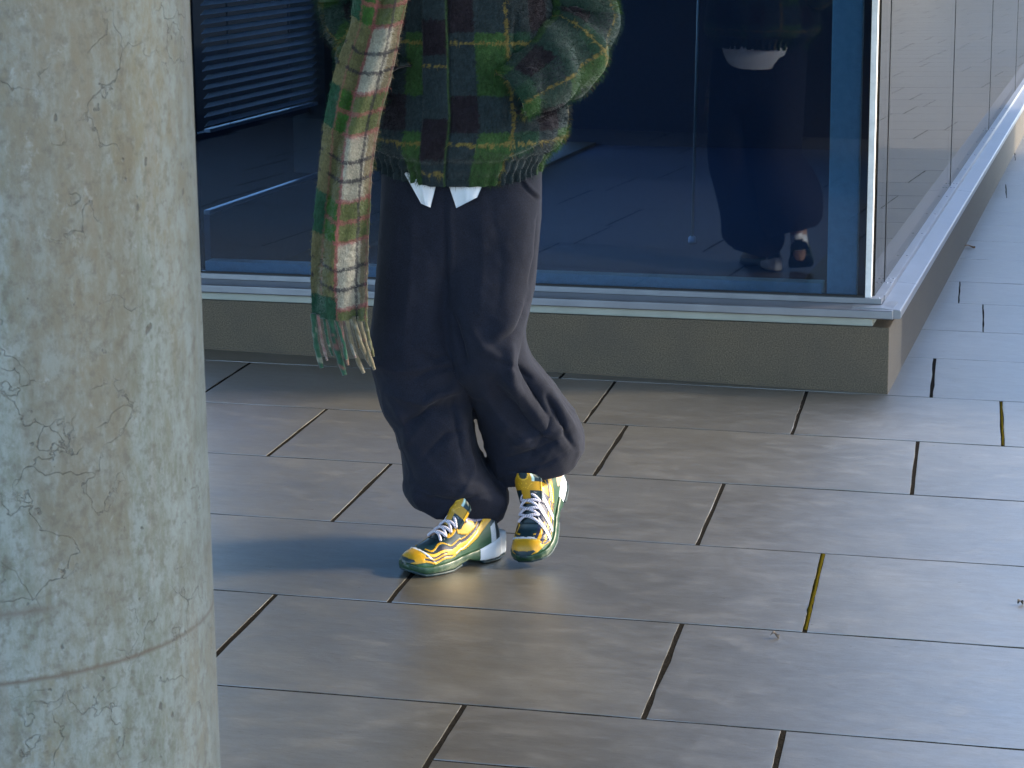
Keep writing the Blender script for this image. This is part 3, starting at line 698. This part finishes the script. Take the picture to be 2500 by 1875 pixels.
amp += gather * .0065 * np.sin(ang * 46 + noise3(np.stack([ang * 3, ang * 0, ang * 0], -1), 1) * 3)[None, :] * np.clip(np.abs(ang) * 2.4 - .15, .12, 1)
amp -= np.exp(-((zz - .976) / .006) ** 2)[:, None] * .006
amp += noise3(Pj, 9, 5) * .010 + noise3(Pj, 24, 6) * .004 + noise3(Pj, 90, 7) * .0012
plk = (uu > -.058) & (uu < .001); amp += plk * .005
amp -= np.exp(-((uu - .0025) / .003) ** 2) * .006
Pj = Pj + Nj * amp[..., None]
for ln, wd, am in (([(1262, 30), (1258, 120), (1235, 330)], 12, -.012), ([(1180, 330), (1260, 345), (1340, 300)], 16, -.010), ([(1150, 360), (1250, 372), (1330, 340)], 14, .010), ([(1290, 300), (1330, 290), (1372, 270)], 10, -.014), ([(1215, 400), (1290, 375), (1330, 350)], 8, -.009)):
    Pj = fold(Pj.reshape(-1, 3), Nj.reshape(-1, 3), ln, wd, am).reshape(Pj.shape)
pu_, pv_ = uu.copy(), vv.copy()
pv_[plk] -= .051; pu_[plk] = (uu[plk] + .058)
left = uu <= -.058; e_ = -(uu[left] + .058); pu_[left] = np.where(e_ < .04, .13 - e_, .062 - (e_ - .04))
Cj = plaid(pu_, pv_)
edge_line = np.abs(uu - .0) < .0028; Cj[edge_line] = GREEN * .9
J = Join(); Vt = Pj.reshape(-1, 3); J.add(Vt, [tuple(x) for x in grid_faces(len(zz), NJ)], Cj.reshape(-1, 3))
inner = Pj[0] * 1.0; c0 = inner.mean(0); lin = np.array([inner, c0 + (inner - c0) * .93, c0 + (inner - c0) * .9 + [0, 0, .05]])
J.add(lin.reshape(-1, 3), [tuple(x)[::-1] for x in grid_faces(3, NJ)], np.tile(BROWN * .6, (3 * NJ, 1)))
HAIRSRC = [(Pj, Nj, Cj, True)]
def sleeve(keys, seed, ulock, vlock=.03):
    K = np.array([[i, *k] for i, k in enumerate(keys)], float); t = np.linspace(0, len(keys) - 1, 170); C = catmull(K, t)
    path = C[:, :3]; rr = C[:, 3]; NS = 220
    Tn = np.gradient(path, axis=0); Tn /= np.linalg.norm(Tn, axis=1, keepdims=True)
    a0 = np.array([0, -1.0, 0]); P = np.zeros((len(t), NS, 3)); q = np.linspace(0, 2 * np.pi, NS, endpoint=False)
    for i in range(len(t)):
        a = a0 - Tn[i] * (a0 @ Tn[i]); a /= np.linalg.norm(a); b = np.cross(Tn[i], a); a0 = a
        P[i] = path[i] + rr[i] * (np.cos(q)[:, None] * a * C[i, 4] + np.sin(q)[:, None] * b)
    s = np.concatenate([[0], np.cumsum(np.linalg.norm(np.diff(path, axis=0), axis=1))])
    Nn = grid_normals(P)
    if (Nn[60] * (P[60] - path[60])).sum() < 0: Nn = -Nn
    am = noise3(P, 13, seed) * .010 + noise3(P, 30, seed + 1) * .005 + noise3(P, 90, seed + 2) * .0012
    am += np.sin(s[:, None] * 55 + 2.5 * np.sin(q)[None, :]) * .006 * np.exp(-((s[:, None] - s[-1] * .62) / .1) ** 2)
    P = P + Nn * am[..., None]
    u = np.mod(q + np.pi, 2 * np.pi) - np.pi; u = np.broadcast_to(u * .1 + ulock, P.shape[:2]); v = np.broadcast_to(s[:, None], P.shape[:2])
    Cc = plaid(u.copy(), v + vlock, seed); Cc = np.where((Cc[..., 1:2] < .05) & (Cc[..., 0:1] > .014), Cc * .45 + DGRN * .55, Cc)
    J.add(P.reshape(-1, 3), [tuple(x) for x in grid_faces(len(t), NS)], Cc.reshape(-1, 3))
    e = P[-1]; c = e.mean(0); ins = path[-9] - path[-1]; ins /= np.linalg.norm(ins)
    L = np.array([e, c + (e - c) * .9 , c + (e - c) * .85 + ins * .05]); J.add(L.reshape(-1, 3), [tuple(x) for x in grid_faces(3, NS)], np.tile(BROWN * .5, (3 * NS, 1)))
    HAIRSRC.append((P, Nn, Cc, True))
pt = lambda u, v, y: tuple(at(u, v, y))
sleeve([(.04, 5.28, 1.43, .085, 1), (*pt(1370, -60, 5.3), .102, 1), (*pt(1388, 15, 5.31), .107, 1), (*pt(1390, 70, 5.3), .108, 1), (*pt(1366, 128, 5.25), .105, 1), (*pt(1315, 178, 5.17), .092, .9), (*pt(1262, 214, 5.1), .072, .7), (*pt(1240, 228, 5.085), .066, .6)], 21, .03)
sleeve([(-.28, 5.28, 1.43, .085, 1), (*pt(875, -60, 5.3), .098, 1), (*pt(872, 0, 5.31), .09, 1), (*pt(880, 50, 5.29), .085, 1), (*pt(898, 110, 5.24), .078, 1), (*pt(930, 165, 5.16), .07, .9), (*pt(965, 205, 5.1), .06, .7)], 41, .05)
def fuzz_arr(name, src, count, length, wid, mat, parent, droop=.5, seed=3, region=None):
    g = np.random.default_rng(seed); VV = []; CC = []
    tot = sum(s[0].shape[0] * s[0].shape[1] for s in src)
    for P, Nn, C, _ in src:
        k = int(count * P.shape[0] * P.shape[1] / tot); i = g.integers(1, P.shape[0] - 1, k); j = g.integers(0, P.shape[1], k)
        p = P[i, j]; nn = Nn[i, j]; c = C[i, j]
        keep = nn[:, 1] < .45
        if region is not None: keep &= region(p)
        p, nn, c = p[keep], nn[keep], c[keep]; k = len(p)
        if k == 0: continue
        p = p + g.normal(0, .0015, (k, 3))
        d = nn * g.uniform(.35, 1, (k, 1)) + g.normal(0, .55, (k, 3)); d[:, 2] -= droop * g.random(k); d /= np.linalg.norm(d, axis=1, keepdims=True)
        L = length * g.uniform(.4, 1.25, (k, 1)); sd_ = np.cross(d, nn + g.normal(0, .3, (k, 3))); sd_ /= np.linalg.norm(sd_, axis=1, keepdims=True) + 1e-9
        mid = p + d * L * .55 + nn * L * .05; tip = p + d * L + np.array([0, 0, -1]) * L * .25
        VV.append(np.stack([p - sd_ * wid, p + sd_ * wid, mid + sd_ * wid * .6, mid - sd_ * wid * .6, tip], 1)); CC.append(np.repeat((c * g.uniform(.85, 1.5, (k, 1)))[:, None], 5, 1))
    V = np.concatenate(VV).reshape(-1, 3); C = np.concatenate(CC).reshape(-1, 3); k = len(V) // 5
    b = np.arange(k)[:, None] * 5; F = [tuple(x) for x in (b + [0, 1, 2, 3])] + [tuple(x) for x in (b + [3, 2, 4])]
    return mesh(name, V, F, mat, parent, smooth=False, cols=C, kind='stuff')
jmat = mat_cloth('mohair', None, .95, 700, .0008, .2, .3, .2, .35); fmat = mat_dye('wool_fibre', .9, .15)
jacket = J.build('jacket', jmat); own(jacket)
fz = fuzz_arr('fuzz', HAIRSRC, 150000, .0135, .0004, fmat, jacket, region=lambda p: p[:, 2] < 1.36)

# ---- shirt tails showing under the jacket
sh = Join(); WH = np.array((.72, .74, .78))
def tail(pts, y, n=14):
    """pts: top-left, top-right, bottom-right, bottom-left in the photograph"""
    V = []; tl, tr_, br, bl = [np.array(q, float) for q in pts]
    for back in (0, .0022):
        for i in range(n):
            s = i / (n - 1)
            for k in range(n):
                q = k / (n - 1); uv = (tl * (1 - q) + tr_ * q) * (1 - s) + (bl * (1 - q) + br * q) * s
                yy = y + .006 * math.sin(q * 5 + 1) * s + .010 * abs(q - .5) + back - .012 * s - .004 * math.exp(-((q - .45) / .04) ** 2)
                V.append(at(uv[0], uv[1], yy))
    F = list(grid_faces(n, n, False)) + [f[::-1] for f in grid_faces(n, n, False, n * n)]
    bd = [k for k in range(n)] + [i * n + n - 1 for i in range(1, n)] + [(n - 1) * n + k for k in range(n - 2, -1, -1)] + [i * n for i in range(n - 2, 0, -1)]
    for a, b in zip(bd, bd[1:] + bd[:1]): F.append((a, b, b + n * n, a + n * n))
    sh.add(V, F, WH)
shm = mat_cloth('shirt_cotton', None, .8, 1200, .0002, .1, .06, .08)
tail([(985, 420), (1070, 430), (1051, 507), (1028, 497)], 5.128); own(sh.build('shirt_tail', shm)); sh = Join()
tail([(1088, 430), (1196, 410), (1165, 482), (1114, 508)], 5.128); own(sh.build('shirt_tail', shm)); sh = Join()
bv = []
for i in range(16):
    s = i / 15
    for k in range(41):
        q = k / 40 * 2 - 1; a = q * .8 + math.pi / 2 - .2
        bv.append((-.125 + .198 * math.cos(a), 5.262 + .152 * math.sin(a) ** .8, .945 - s * .09 * (1 - abs(q) ** 4) - .0 * s))
sh.add(bv, list(grid_faces(16, 41, False)), WH)
own(sh.build('shirt', shm))

# ---- scarf
SCL = [(-60, 869, 1003), (0, 861, 993), (61, 855, 980), (122, 834, 969), (203, 810, 950), (285, 794, 928), (366, 783, 913), (448, 775, 906), (529, 767, 902), (610, 761, 899), (690, 758, 898), (775, 762, 898)]
K = np.array(SCL, float); tt = np.linspace(-60, 775, 330); C = catmull(K, tt); NW = 90; q = np.linspace(0, 1, NW)
Ps = np.zeros((len(tt), NW, 3)); ydep = np.interp(tt, [-60, 0, 200, 400, 775], [5.07, 5.045, 5.0, 5.01, 5.06])
for i in range(len(tt)):
    a = at(C[i, 0], tt[i], ydep[i]); b = at(C[i, 1], tt[i] + 6, ydep[i]); Ps[i] = a + (b - a) * q[:, None]
Wv = .022 * np.sin(np.pi * q)[None, :] + .010 * np.sin(q * 9 + tt[:, None] * .006) + .005 * np.sin(q * 17 + tt[:, None] * .012 + 1) + .004 * np.sin(q * 5 - tt[:, None] * .021)
Ps[..., 1] -= Wv
Ps += (noise3(Ps, 60, 9) * .0016)[..., None]
sv = (tt[:, None] - 47) / 262 + .0 * q; qq = np.broadcast_to(q, sv.shape); P3 = np.stack([qq * .13, sv * .26, qq * 0], -1)
skew = .06 * np.sin(np.pi * q)[None, :] - .12 * (q[None, :] < .42) * (.42 - q)[None, :]
sv = np.mod(sv - skew + noise3(P3, 200, 11) * .008, 1.0); qj = qq + noise3(P3, 220, 12) * .012
OLIVE, CREAM, GRN, TAN, PINK, DK, TL = map(np.array, ((.12, .115, .05), (.36, .33, .26), (.034, .1, .018), (.215, .175, .105), (.3, .085, .09), (.022, .02, .032), (.02, .075, .042)))
Cs = np.zeros((*sv.shape, 3)); crow = sv < .62
Cs[:] = OLIVE
Cs[(qj > .47) & (qj < .86) & crow] = CREAM; Cs[(qj >= .86) & crow] = TAN; Cs[(qj < .2) & crow] = OLIVE * .8 + TAN * .25
Cs[(qj < .44) & ~crow] = GRN; Cs[(qj < .2) & ~crow] = TL; Cs[(qj > .47) & ~crow] = OLIVE * .85 + GRN * .3
for pos in (.0, .62, .81, 1.0):
    k = (np.abs(sv - pos) < .02) & (qj > .38 if pos != .81 else qj > .2); Cs[k] = Cs[k] * .35 + PINK * .65
k = np.abs(qj - .455) < .026; Cs[k] = Cs[k] * .3 + PINK * .7
k = (np.abs(qj - .2) < .018); Cs[k] = Cs[k] * .6 + PINK * .4
for pos in (.25, .43):
    k = (np.abs(sv - pos) < .017) & (noise3(P3, 260, 14) > -.65) & (np.abs(qj - .1) > .06); Cs[k] = Cs[k] * .2 + DK * .8
k = np.abs(qj - .8) < .024; Cs[k] = Cs[k] * .25 + DK * .75
k = np.abs(qj - .97) < .014; Cs[k] = Cs[k] * .5 + PINK * .4
endr = (tt > 718)[:, None] & (qj < .45); Cs[endr] = TL * .9
Cs *= (1 + .3 * noise3(P3, 900, 15) + .22 * noise3(P3, 2200, 16))[..., None]
Ns = grid_normals(Ps, False)
if Ns[100, 40][1] > 0: Ns = -Ns
J = Join(); nv = Ps.shape[0] * NW
J.add(Ps.reshape(-1, 3), [tuple(f) for f in grid_faces(len(tt), NW, False)], Cs.reshape(-1, 3))
Pb = Ps + np.array([0, .012, 0]); J.add(Pb.reshape(-1, 3), [tuple(f)[::-1] for f in grid_faces(len(tt), NW, False)], Cs[:, ::-1].reshape(-1, 3))
n_ = len(tt)
for i in range(n_ - 1):
    a = i * NW; b = (i + 1) * NW; J.F.append((a, b, b + nv, a + nv)); a += NW - 1; b += NW - 1; J.F.append((a, a + nv, b + nv, b))
for k in range(NW - 1):
    a = (n_ - 1) * NW + k; J.F.append((a, a + 1, a + 1 + nv, a + nv))
# the loop round the neck and the other end at the back
neck = []
for a in np.linspace(-.35, 2 * np.pi - .6, 40): neck.append((-.12 + .12 * math.sin(a) - .02, 5.24 - .115 * math.cos(a), 1.5 + .02 * math.sin(a * 2)))
Vn, Fn = tube(neck, .05, 20); Vn = np.array(Vn); J.add(Vn, Fn, plaid(Vn[:, 0] * 1.3, Vn[:, 2] * 1.5, 5) * .5 + OLIVE * .7)
top = at(930, -60, 5.07); tie = np.array([top + (0, -.0, 0), (-.28, 5.07, 1.44), (-.2, 5.1, 1.5)])
Vn, Fn = tube(tie, [.062, .06, .05], 18); J.add(Vn, Fn, OLIVE)
scmat = mat_cloth('brushed_wool', None, .95, 800, .0008, .4, .25, .15, .25)
scarf = J.build('scarf', scmat); own(scarf)
fuzz_arr('fuzz', [(Ps, Ns, Cs, False)], 26000, .008, .0004, fmat, scarf, seed=8)
TAS = [((765, 765), (772, 840), (786, 898), 6.5, TL), ((776, 768), (786, 830), (799, 880), 3.8, PINK * .4 + CREAM * .6), ((790, 770), (800, 830), (812, 868), 3.4, TL), ((806, 772), (822, 850), (842, 916), 7.5, TL),
       ((816, 772), (818, 830), (833, 870), 4, CREAM * .8), ((830, 772), (840, 840), (850, 892), 4, TAN * .6 + PINK * .3), ((845, 772), (862, 850), (888, 910), 5.5, TAN), ((838, 774), (850, 820), (868, 872), 3.6, CREAM * .7),
       ((862, 772), (884, 846), (905, 892), 5, TAN * .8), ((876, 772), (896, 850), (914, 902), 5, TAN * .9), ((890, 770), (902, 830), (912, 870), 4, OLIVE), ((820, 772), (838, 836), (846, 878), 4.5, TL * 1.2), ((855, 774), (866, 812), (876, 850), 3.2, TAN * .7)]
for i, (a, b, c, r_, cc) in enumerate(TAS):
    K = np.array([[0, *at(*a, 5.055)], [.5, *at(*b, 5.05 + .01 * math.sin(i * 2.1))], [1, *at(*c, 5.045 + .02 * math.sin(i * 3.3))]]); path = catmull(K, np.linspace(0, 1, 26))
    rad = r_ * .00098 * (1 + .12 * np.sin(np.linspace(0, 26, 26))) * np.where(np.linspace(0, 1, 26) > .94, .75, 1)
    V, F = tube(path, rad, 9); Vn = np.array(V); cl = cc * (1 + .35 * noise3(Vn, 500, i)[:, None])
    pk = noise3(Vn, 70, i + 3) > .45; cl[pk] = cl[pk] * .5 + (PINK if i % 2 else CREAM) * .5
    mesh('tassel', V, F, scmat, scarf, cols=cl).matrix_parent_inverse = Matrix.Identity(4)


# ---- sneakers
GOLD, GOLD2, NAVY, TEAL2, SGRN, SWHT, LAV = map(np.array, ((.5, .275, .012), (.6, .36, .03), (.01, .014, .04), (.005, .026, .036), (.013, .062, .03), (.6, .64, .7), (.24, .23, .31)))
SL = .278
iw = lambda s: np.interp(s, [0, .015, .05, .12, .3, .5, .7, .82, .9, .95, .985, 1], [.006, .016, .026, .032, .034, .037, .047, .0475, .042, .033, .018, .004])
ib = lambda s: np.interp(s, [0, .15, .35, .6, .85, 1], [.046, .042, .034, .024, .02, .026])
KH = np.array([[0, .078], [.05, .104], [.14, .112], [.28, .106], [.4, .116], [.5, .108], [.62, .088], [.75, .068], [.87, .056], [.95, .046], [1, .03]])
ih = lambda s: catmull(KH, np.atleast_1d(np.asarray(s, float))).ravel()
def upper_pt(s, ph, off=0.0):
    """s along the foot, ph around from the left edge (0) over the instep to the right edge (pi)"""
    s = np.asarray(s, float); ph = np.asarray(ph, float); sh_ = s.shape
    wv = iw(s); b = ib(s); h = ih(s.ravel()).reshape(sh_)
    c, q = np.cos(ph), np.sin(ph)
    y = (wv + off * .9) * np.sign(c) * np.abs(c) ** .72 * (1 - .12 * q); z = b + (h - b + off) * np.maximum(q, 0) ** .78
    x = SL * (.012 + .985 * s) + .006 * (1 - s) * q * (s < .1)
    return np.stack([x, y + .004 * np.sin(np.pi * s), z], -1)
def sole_line(s): return np.interp(s, [0, .1, .2, .32, .45, .6, .8, 1], [.118, .108, .090, .066, .048, .036, .030, .034])
def shoe(label, stripes, Mx, bend):
    root = empty('sneaker', parent=person); root.matrix_parent_inverse = Matrix.Translation((.1, -5.22, 0)); root['label'] = label
    def tf(V):
        V = np.array(V, float)
        if bend:
            k = V[:, 0] > .7 * SL; d = V[k, 0] - .7 * SL; a = np.clip(d / .03, 0, 1) * bend
            zc = V[k, 2] - .0; V[k, 0] = .7 * SL + d * np.cos(a) - zc * np.sin(a); V[k, 2] = d * np.sin(a) * .9 + zc * np.cos(a)
        return V @ Mx[:3, :3].T + Mx[:3, 3]
    def part(name, V, F, mt, cols=None, parent=root, smooth=True):
        o = mesh(name, tf(V), F, mt, parent, smooth, cols)
        if parent is root: o.matrix_parent_inverse = Matrix.Identity(4)
        return o
    nu, nv = 210, 150
    S_, PH = np.meshgrid(np.linspace(0, 1, nu), np.linspace(0, np.pi, nv), indexing='ij')
    P = upper_pt(S_, PH); z = P[..., 2]; s = S_; left = PH < np.pi / 2; hn = np.sin(PH) ** .78
    lift = np.zeros_like(z)
    d = z - sole_line(s) + .0022 * np.sin(s * 34) * (s > .5)
    c = np.zeros((nu, nv, 3)); c[:] = TEAL2
    aa = np.abs(PH - np.pi / 2); gw = .018 + .004 * np.clip((s - .5) / .3, 0, 1)
    inband = (d > 0) & (d < gw); c[inband] = GOLD; lift[inband] += .0012
    hi = inband & (d > gw * .7); c[hi] = GOLD2
    for q0, q1, s0, s1 in ((.005, .0075, .60, .88), (.0125, .0145, .66, .86)):
        k = (np.abs(d - (q0 + q1) / 2 - .004 * (s - .7)) < (q1 - q0) / 2 + .0006) & (s > s0) & (s < s1); c[k] = NAVY; lift[k] -= .001
    k = (np.abs(d - .004 - .01 * np.clip((.52 - s) * 4, 0, 1)) < .0011) & (s > .3) & (s < .56); c[k] = SWHT
    top0 = gw
    k = (d >= top0) & (d < top0 + .008) & (s < .74); c[k] = NAVY
    k = (np.abs(d - top0 - .0095 - .004 * np.sin(np.clip((s - .62) * 26, 0, 9)) * (s > .62)) < .0016) & (s < .86) & (aa > .3); c[k] = GOLD; lift[k] += .001
    k = (d < 0); c[k] = SGRN; k2 = k & (s < .16); c[k2] = TEAL2; k = (d < -.012) & (s > .1) & (s < .16); c[k] = SWHT * .8
    # vamp edge, toe cap
    vb = (s > .80) & (s < .945); c[(s >= .885) & (d > 0)] = GOLD; k = np.abs(s - .865 - .03 * (np.abs(PH - np.pi / 2) / 1.2) ** 2 * -1.6) < .0085; c[k & (np.abs(PH - np.pi / 2) < 1.15)] = SWHT; lift[k] += .0008
    k = (s > .952) & (z < .04) & (np.abs(PH - np.pi / 2) < 1.1) | (s > .975); c[k] = TEAL2; lift[k] += .0012
    # eyestays either side of the lacing, tongue gusset, collar
    a = np.abs(PH - np.pi / 2)
    k = (s > .40) & (s < .70) & (a < .42); c[k] = TEAL2 * .7; lift[k] -= .002
    k = (s > .33) & (s < .52) & (a > .45) & (a < .78 + .25 * np.sin((s - .33) * 16)); c[k] = GOLD; lift[k] += .0015
    k = (s > .52) & (s < .62) & (a > .45) & (a < .62 + .1 * np.sin((s - .52) * 31)); c[k] = GOLD * .95; lift[k] += .001
    k = (s < .40) & (hn > .93); c[k] = LAV
    for se in (.46, .52, .58, .64):
        for sg in (-1, 1):
            k = ((s - se) * SL) ** 2 + ((PH - np.pi / 2 - sg * .56) * .04) ** 2 < .0021 ** 2; c[k] = NAVY * .3; lift[k] -= .0012
    if stripes:
        k = (PH < 1.12) & (s > .42) & (s < .86) & (d > .002); c[k] = NAVY * 1.2; k = k & (np.mod(z * 170 + s * 14, 2) < .75) & (d < .03) & (d > .006); c[k] = GOLD
    Nn = grid_normals(P, False); 
    if Nn[nu // 2, nv // 2][2] < 0: Nn = -Nn
    P = P + Nn * lift[..., None]
    F = [tuple(f) for f in grid_faces(nu, nv, False)]; part('upper', P.reshape(-1, 3), F, sm_u, c.reshape(-1, 3))
    # midsole: white heel wedge and green fore part
    def sole(name, s0, s1, zb, zt, mt, grow=.006, nr=70, ins=0.0, ex=0.0):
        ss = np.linspace(s0, s1, nr); V = []; nk = 28
        for si in ss:
            sc = float(np.clip(si, .012, .988)); wv = float(iw(sc)) + grow; b0, b1 = zb(si), zt(si); cy = .004 * math.sin(math.pi * sc)
            for kq in range(nk):
                t_ = 2 * math.pi * kq / nk; cc, sq = math.cos(t_), math.sin(t_)
                yy = wv * np.sign(cc) * abs(cc) ** .35; zz_ = (b0 + b1) / 2 + (b1 - b0) / 2 * np.sign(sq) * abs(sq) ** .45
                flute = .0004 * math.sin(si * 60) * (1 - abs(sq)) if name == 'midsole' else 0
                V.append((SL * (.012 + .985 * si), cy + yy * (1 + ex * (b1 - zz_)) + flute * np.sign(cc), zz_))
        F = [tuple(f) for f in grid_faces(nr, nk)] + [tuple(range(nk))[::-1], tuple((nr - 1) * nk + k for k in range(nk))]
        return part(name, V, F, mt)
    arch = lambda q: float(np.interp(q, [-.05, .0, .22, .34, .42, .52, .6, .88, 1.0], [.009, .004, .004, .010, .018, .010, .004, .005, .016]))
    sole('midsole', .30, .997, arch, lambda q: float(ib(q)) + .007, sm_g)
    sole('heel_wedge', -.045, .36, arch, lambda q: float(ib(max(q, 0))) + .014 * max(0, 1 - q / .36) + .002, sm_w, .003, 50, 0, .1)
    sole('outsole', .5, .995, lambda q: arch(q) - .0045, lambda q: arch(q) + .003, sm_d, .0045, 50)
    sole('outsole', -.035, .26, lambda q: arch(q) - .004, lambda q: arch(q) + .002, sm_d, .004, 30)
    sg = -1 if stripes else 1
    # heel loop print on the wedge
    # tongue
    V = []; nl, nw = 40, 30; base_ = upper_pt(np.array([.56]), np.array([np.pi / 2]))[0]; C_ = []
    for i in range(nl):
        t_ = i / (nl - 1); x = base_[0] * (1 - t_) + SL * .43 * t_; zc = base_[2] + .004 + (.168 - base_[2] - .004) * (t_ ** .9)
        for j in range(nw):
            q_ = j / (nw - 1) * 2 - 1; hw = .029 + .008 * t_ - .012 * max(0, t_ - .86) / .14 * abs(q_)
            V.append((x + .012 * q_ * q_ * -1, q_ * hw, zc - .016 * q_ * q_ + .0035 * (t_ > .45) * (1 - abs(q_))))
            r_ = math.hypot((t_ - 1.02) * .9, q_ * .62); cl = GOLD.copy()
            if t_ < .42: cl = TEAL2 if abs(q_) > .35 else GOLD * .9
            elif r_ < .22: cl = TEAL2
            elif r_ < .27: cl = GOLD2 * 1.3
            elif t_ < .66 and abs(math.sin(math.atan2(q_, t_ - .3) * 6.5)) < .17: cl = GOLD2 * 1.35
            elif q_ > .55 and t_ > .72: cl = TEAL2 if q_ > .72 else np.array((.5, .75, .72))
            C_.append(cl)
    nv_ = len(V); V2 = [(x - .004, y, z_ - .006) for x, y, z_ in V]; F = [tuple(f) for f in grid_faces(nl, nw, False)]; F += [tuple(k + nv_ for k in f[::-1]) for f in F]
    for i in range(nl - 1):
        for j in (0, nw - 1): a_ = i * nw + j; b_ = a_ + nw; F.append((a_, b_, b_ + nv_, a_ + nv_))
    for j in range(nw - 1): a_ = (nl - 1) * nw + j; F.append((a_, a_ + 1, a_ + 1 + nv_, a_ + nv_))
    part('tongue', V + V2, F, sm_u, np.array(C_ + C_))
    # laces
    J = Join(); rows = [.415, .47, .525, .58, .635, .69]
    for i in range(len(rows) - 1):
        for sg_ in (1, -1):
            tq = np.linspace(0, 1, 34); ph = np.pi / 2 + sg_ * (tq * 2 - 1) * (.62 - .03 * i); ss = rows[i] + (rows[i + 1] - rows[i]) * tq
            pth = upper_pt(ss, ph, .0045); pth[:, 2] += .003 * np.sin(np.pi * tq) + (.0025 if sg_ > 0 else 0) * np.sin(np.pi * tq) + (.011 * np.sin(np.pi * tq) ** .5 * max(0, .55 - rows[i]) / .14)
            rad = np.full(34, .0034) * np.where((tq < .02) | (tq > .98), .6, 1); V, F = tube(pth, rad, 10)
            kk = np.arange(len(V)); st = np.mod(kk // 10 * 3 + kk % 10, 5) < 2; cl = np.where(st[:, None], np.array((.26, .23, .36)), np.array((.72, .7, .76)))
            J.add(V, F, cl)
    part('lace', np.array(J.V), J.F, sm_l, np.array(J.C))
    if stripes:
        for s0 in (.775, .66, .545):
            hn_ = np.linspace(.02, 1, 26); V = []
            for off in (.0026, -.001):
                for t_ in hn_:
                    for q_ in np.linspace(-1, 1, 7):
                        s_ = s0 - .105 * t_ + q_ * .024
                        V.append(upper_pt(np.array([s_]), np.array([.10 + t_ * .98]), off - .0006 * q_ * q_)[0])
            f0 = [tuple(f) for f in grid_faces(26, 7, False)]; F = f0 + [tuple(k + 182 for k in f[::-1]) for f in f0]
            for i in range(25):
                for j in (0, 6): a_ = i * 7 + j; F.append((a_, a_ + 7, a_ + 189, a_ + 182))
            part('stripe', V, F, sm_s)
    return root
sm_u = mat_dye('shoe_upper', .42, .5, 700, .00015); sm_g = mat_plain('midsole_green', tuple(SGRN * .65), .38, 0, 60, .0006); sm_w = mat_plain('shoe_white', tuple(SWHT), .4, 0, 300, .0002, .06)
sm_s = mat_plain('stripe_white', (.42, .45, .54), .55, 0, 300, .0002, .06); sm_d = mat_plain('outsole_dark', tuple(TEAL2), .5); sm_l = mat_cloth('lace_cord', None, .8, 900, .0005, .1, .2, .1)
def shoe_frame(origin, head, pitch, roll=0):
    hx, hy = np.array(head) / np.hypot(*head); xa = np.array([hx * math.cos(pitch), hy * math.cos(pitch), -math.sin(pitch)]); ya = np.array([-hy, hx, 0.0]); za = np.cross(xa, ya)
    yr = ya * math.cos(roll) + za * math.sin(roll); zr = -ya * math.sin(roll) + za * math.cos(roll)
    m_ = np.eye(4); m_[:3, 0] = xa; m_[:3, 1] = yr; m_[:3, 2] = zr; m_[:3, 3] = origin; return m_
shoe('planted sneaker turned sideways, no stripes on the visible side', False, shoe_frame((-.028, 5.225, .001), (-.80, -.60), 0), 0)
shoe('raised sneaker with three white stripes, toe down', True, shoe_frame((.118, 5.345, .158), (-.34, -.94), R(37), R(9)), R(10))
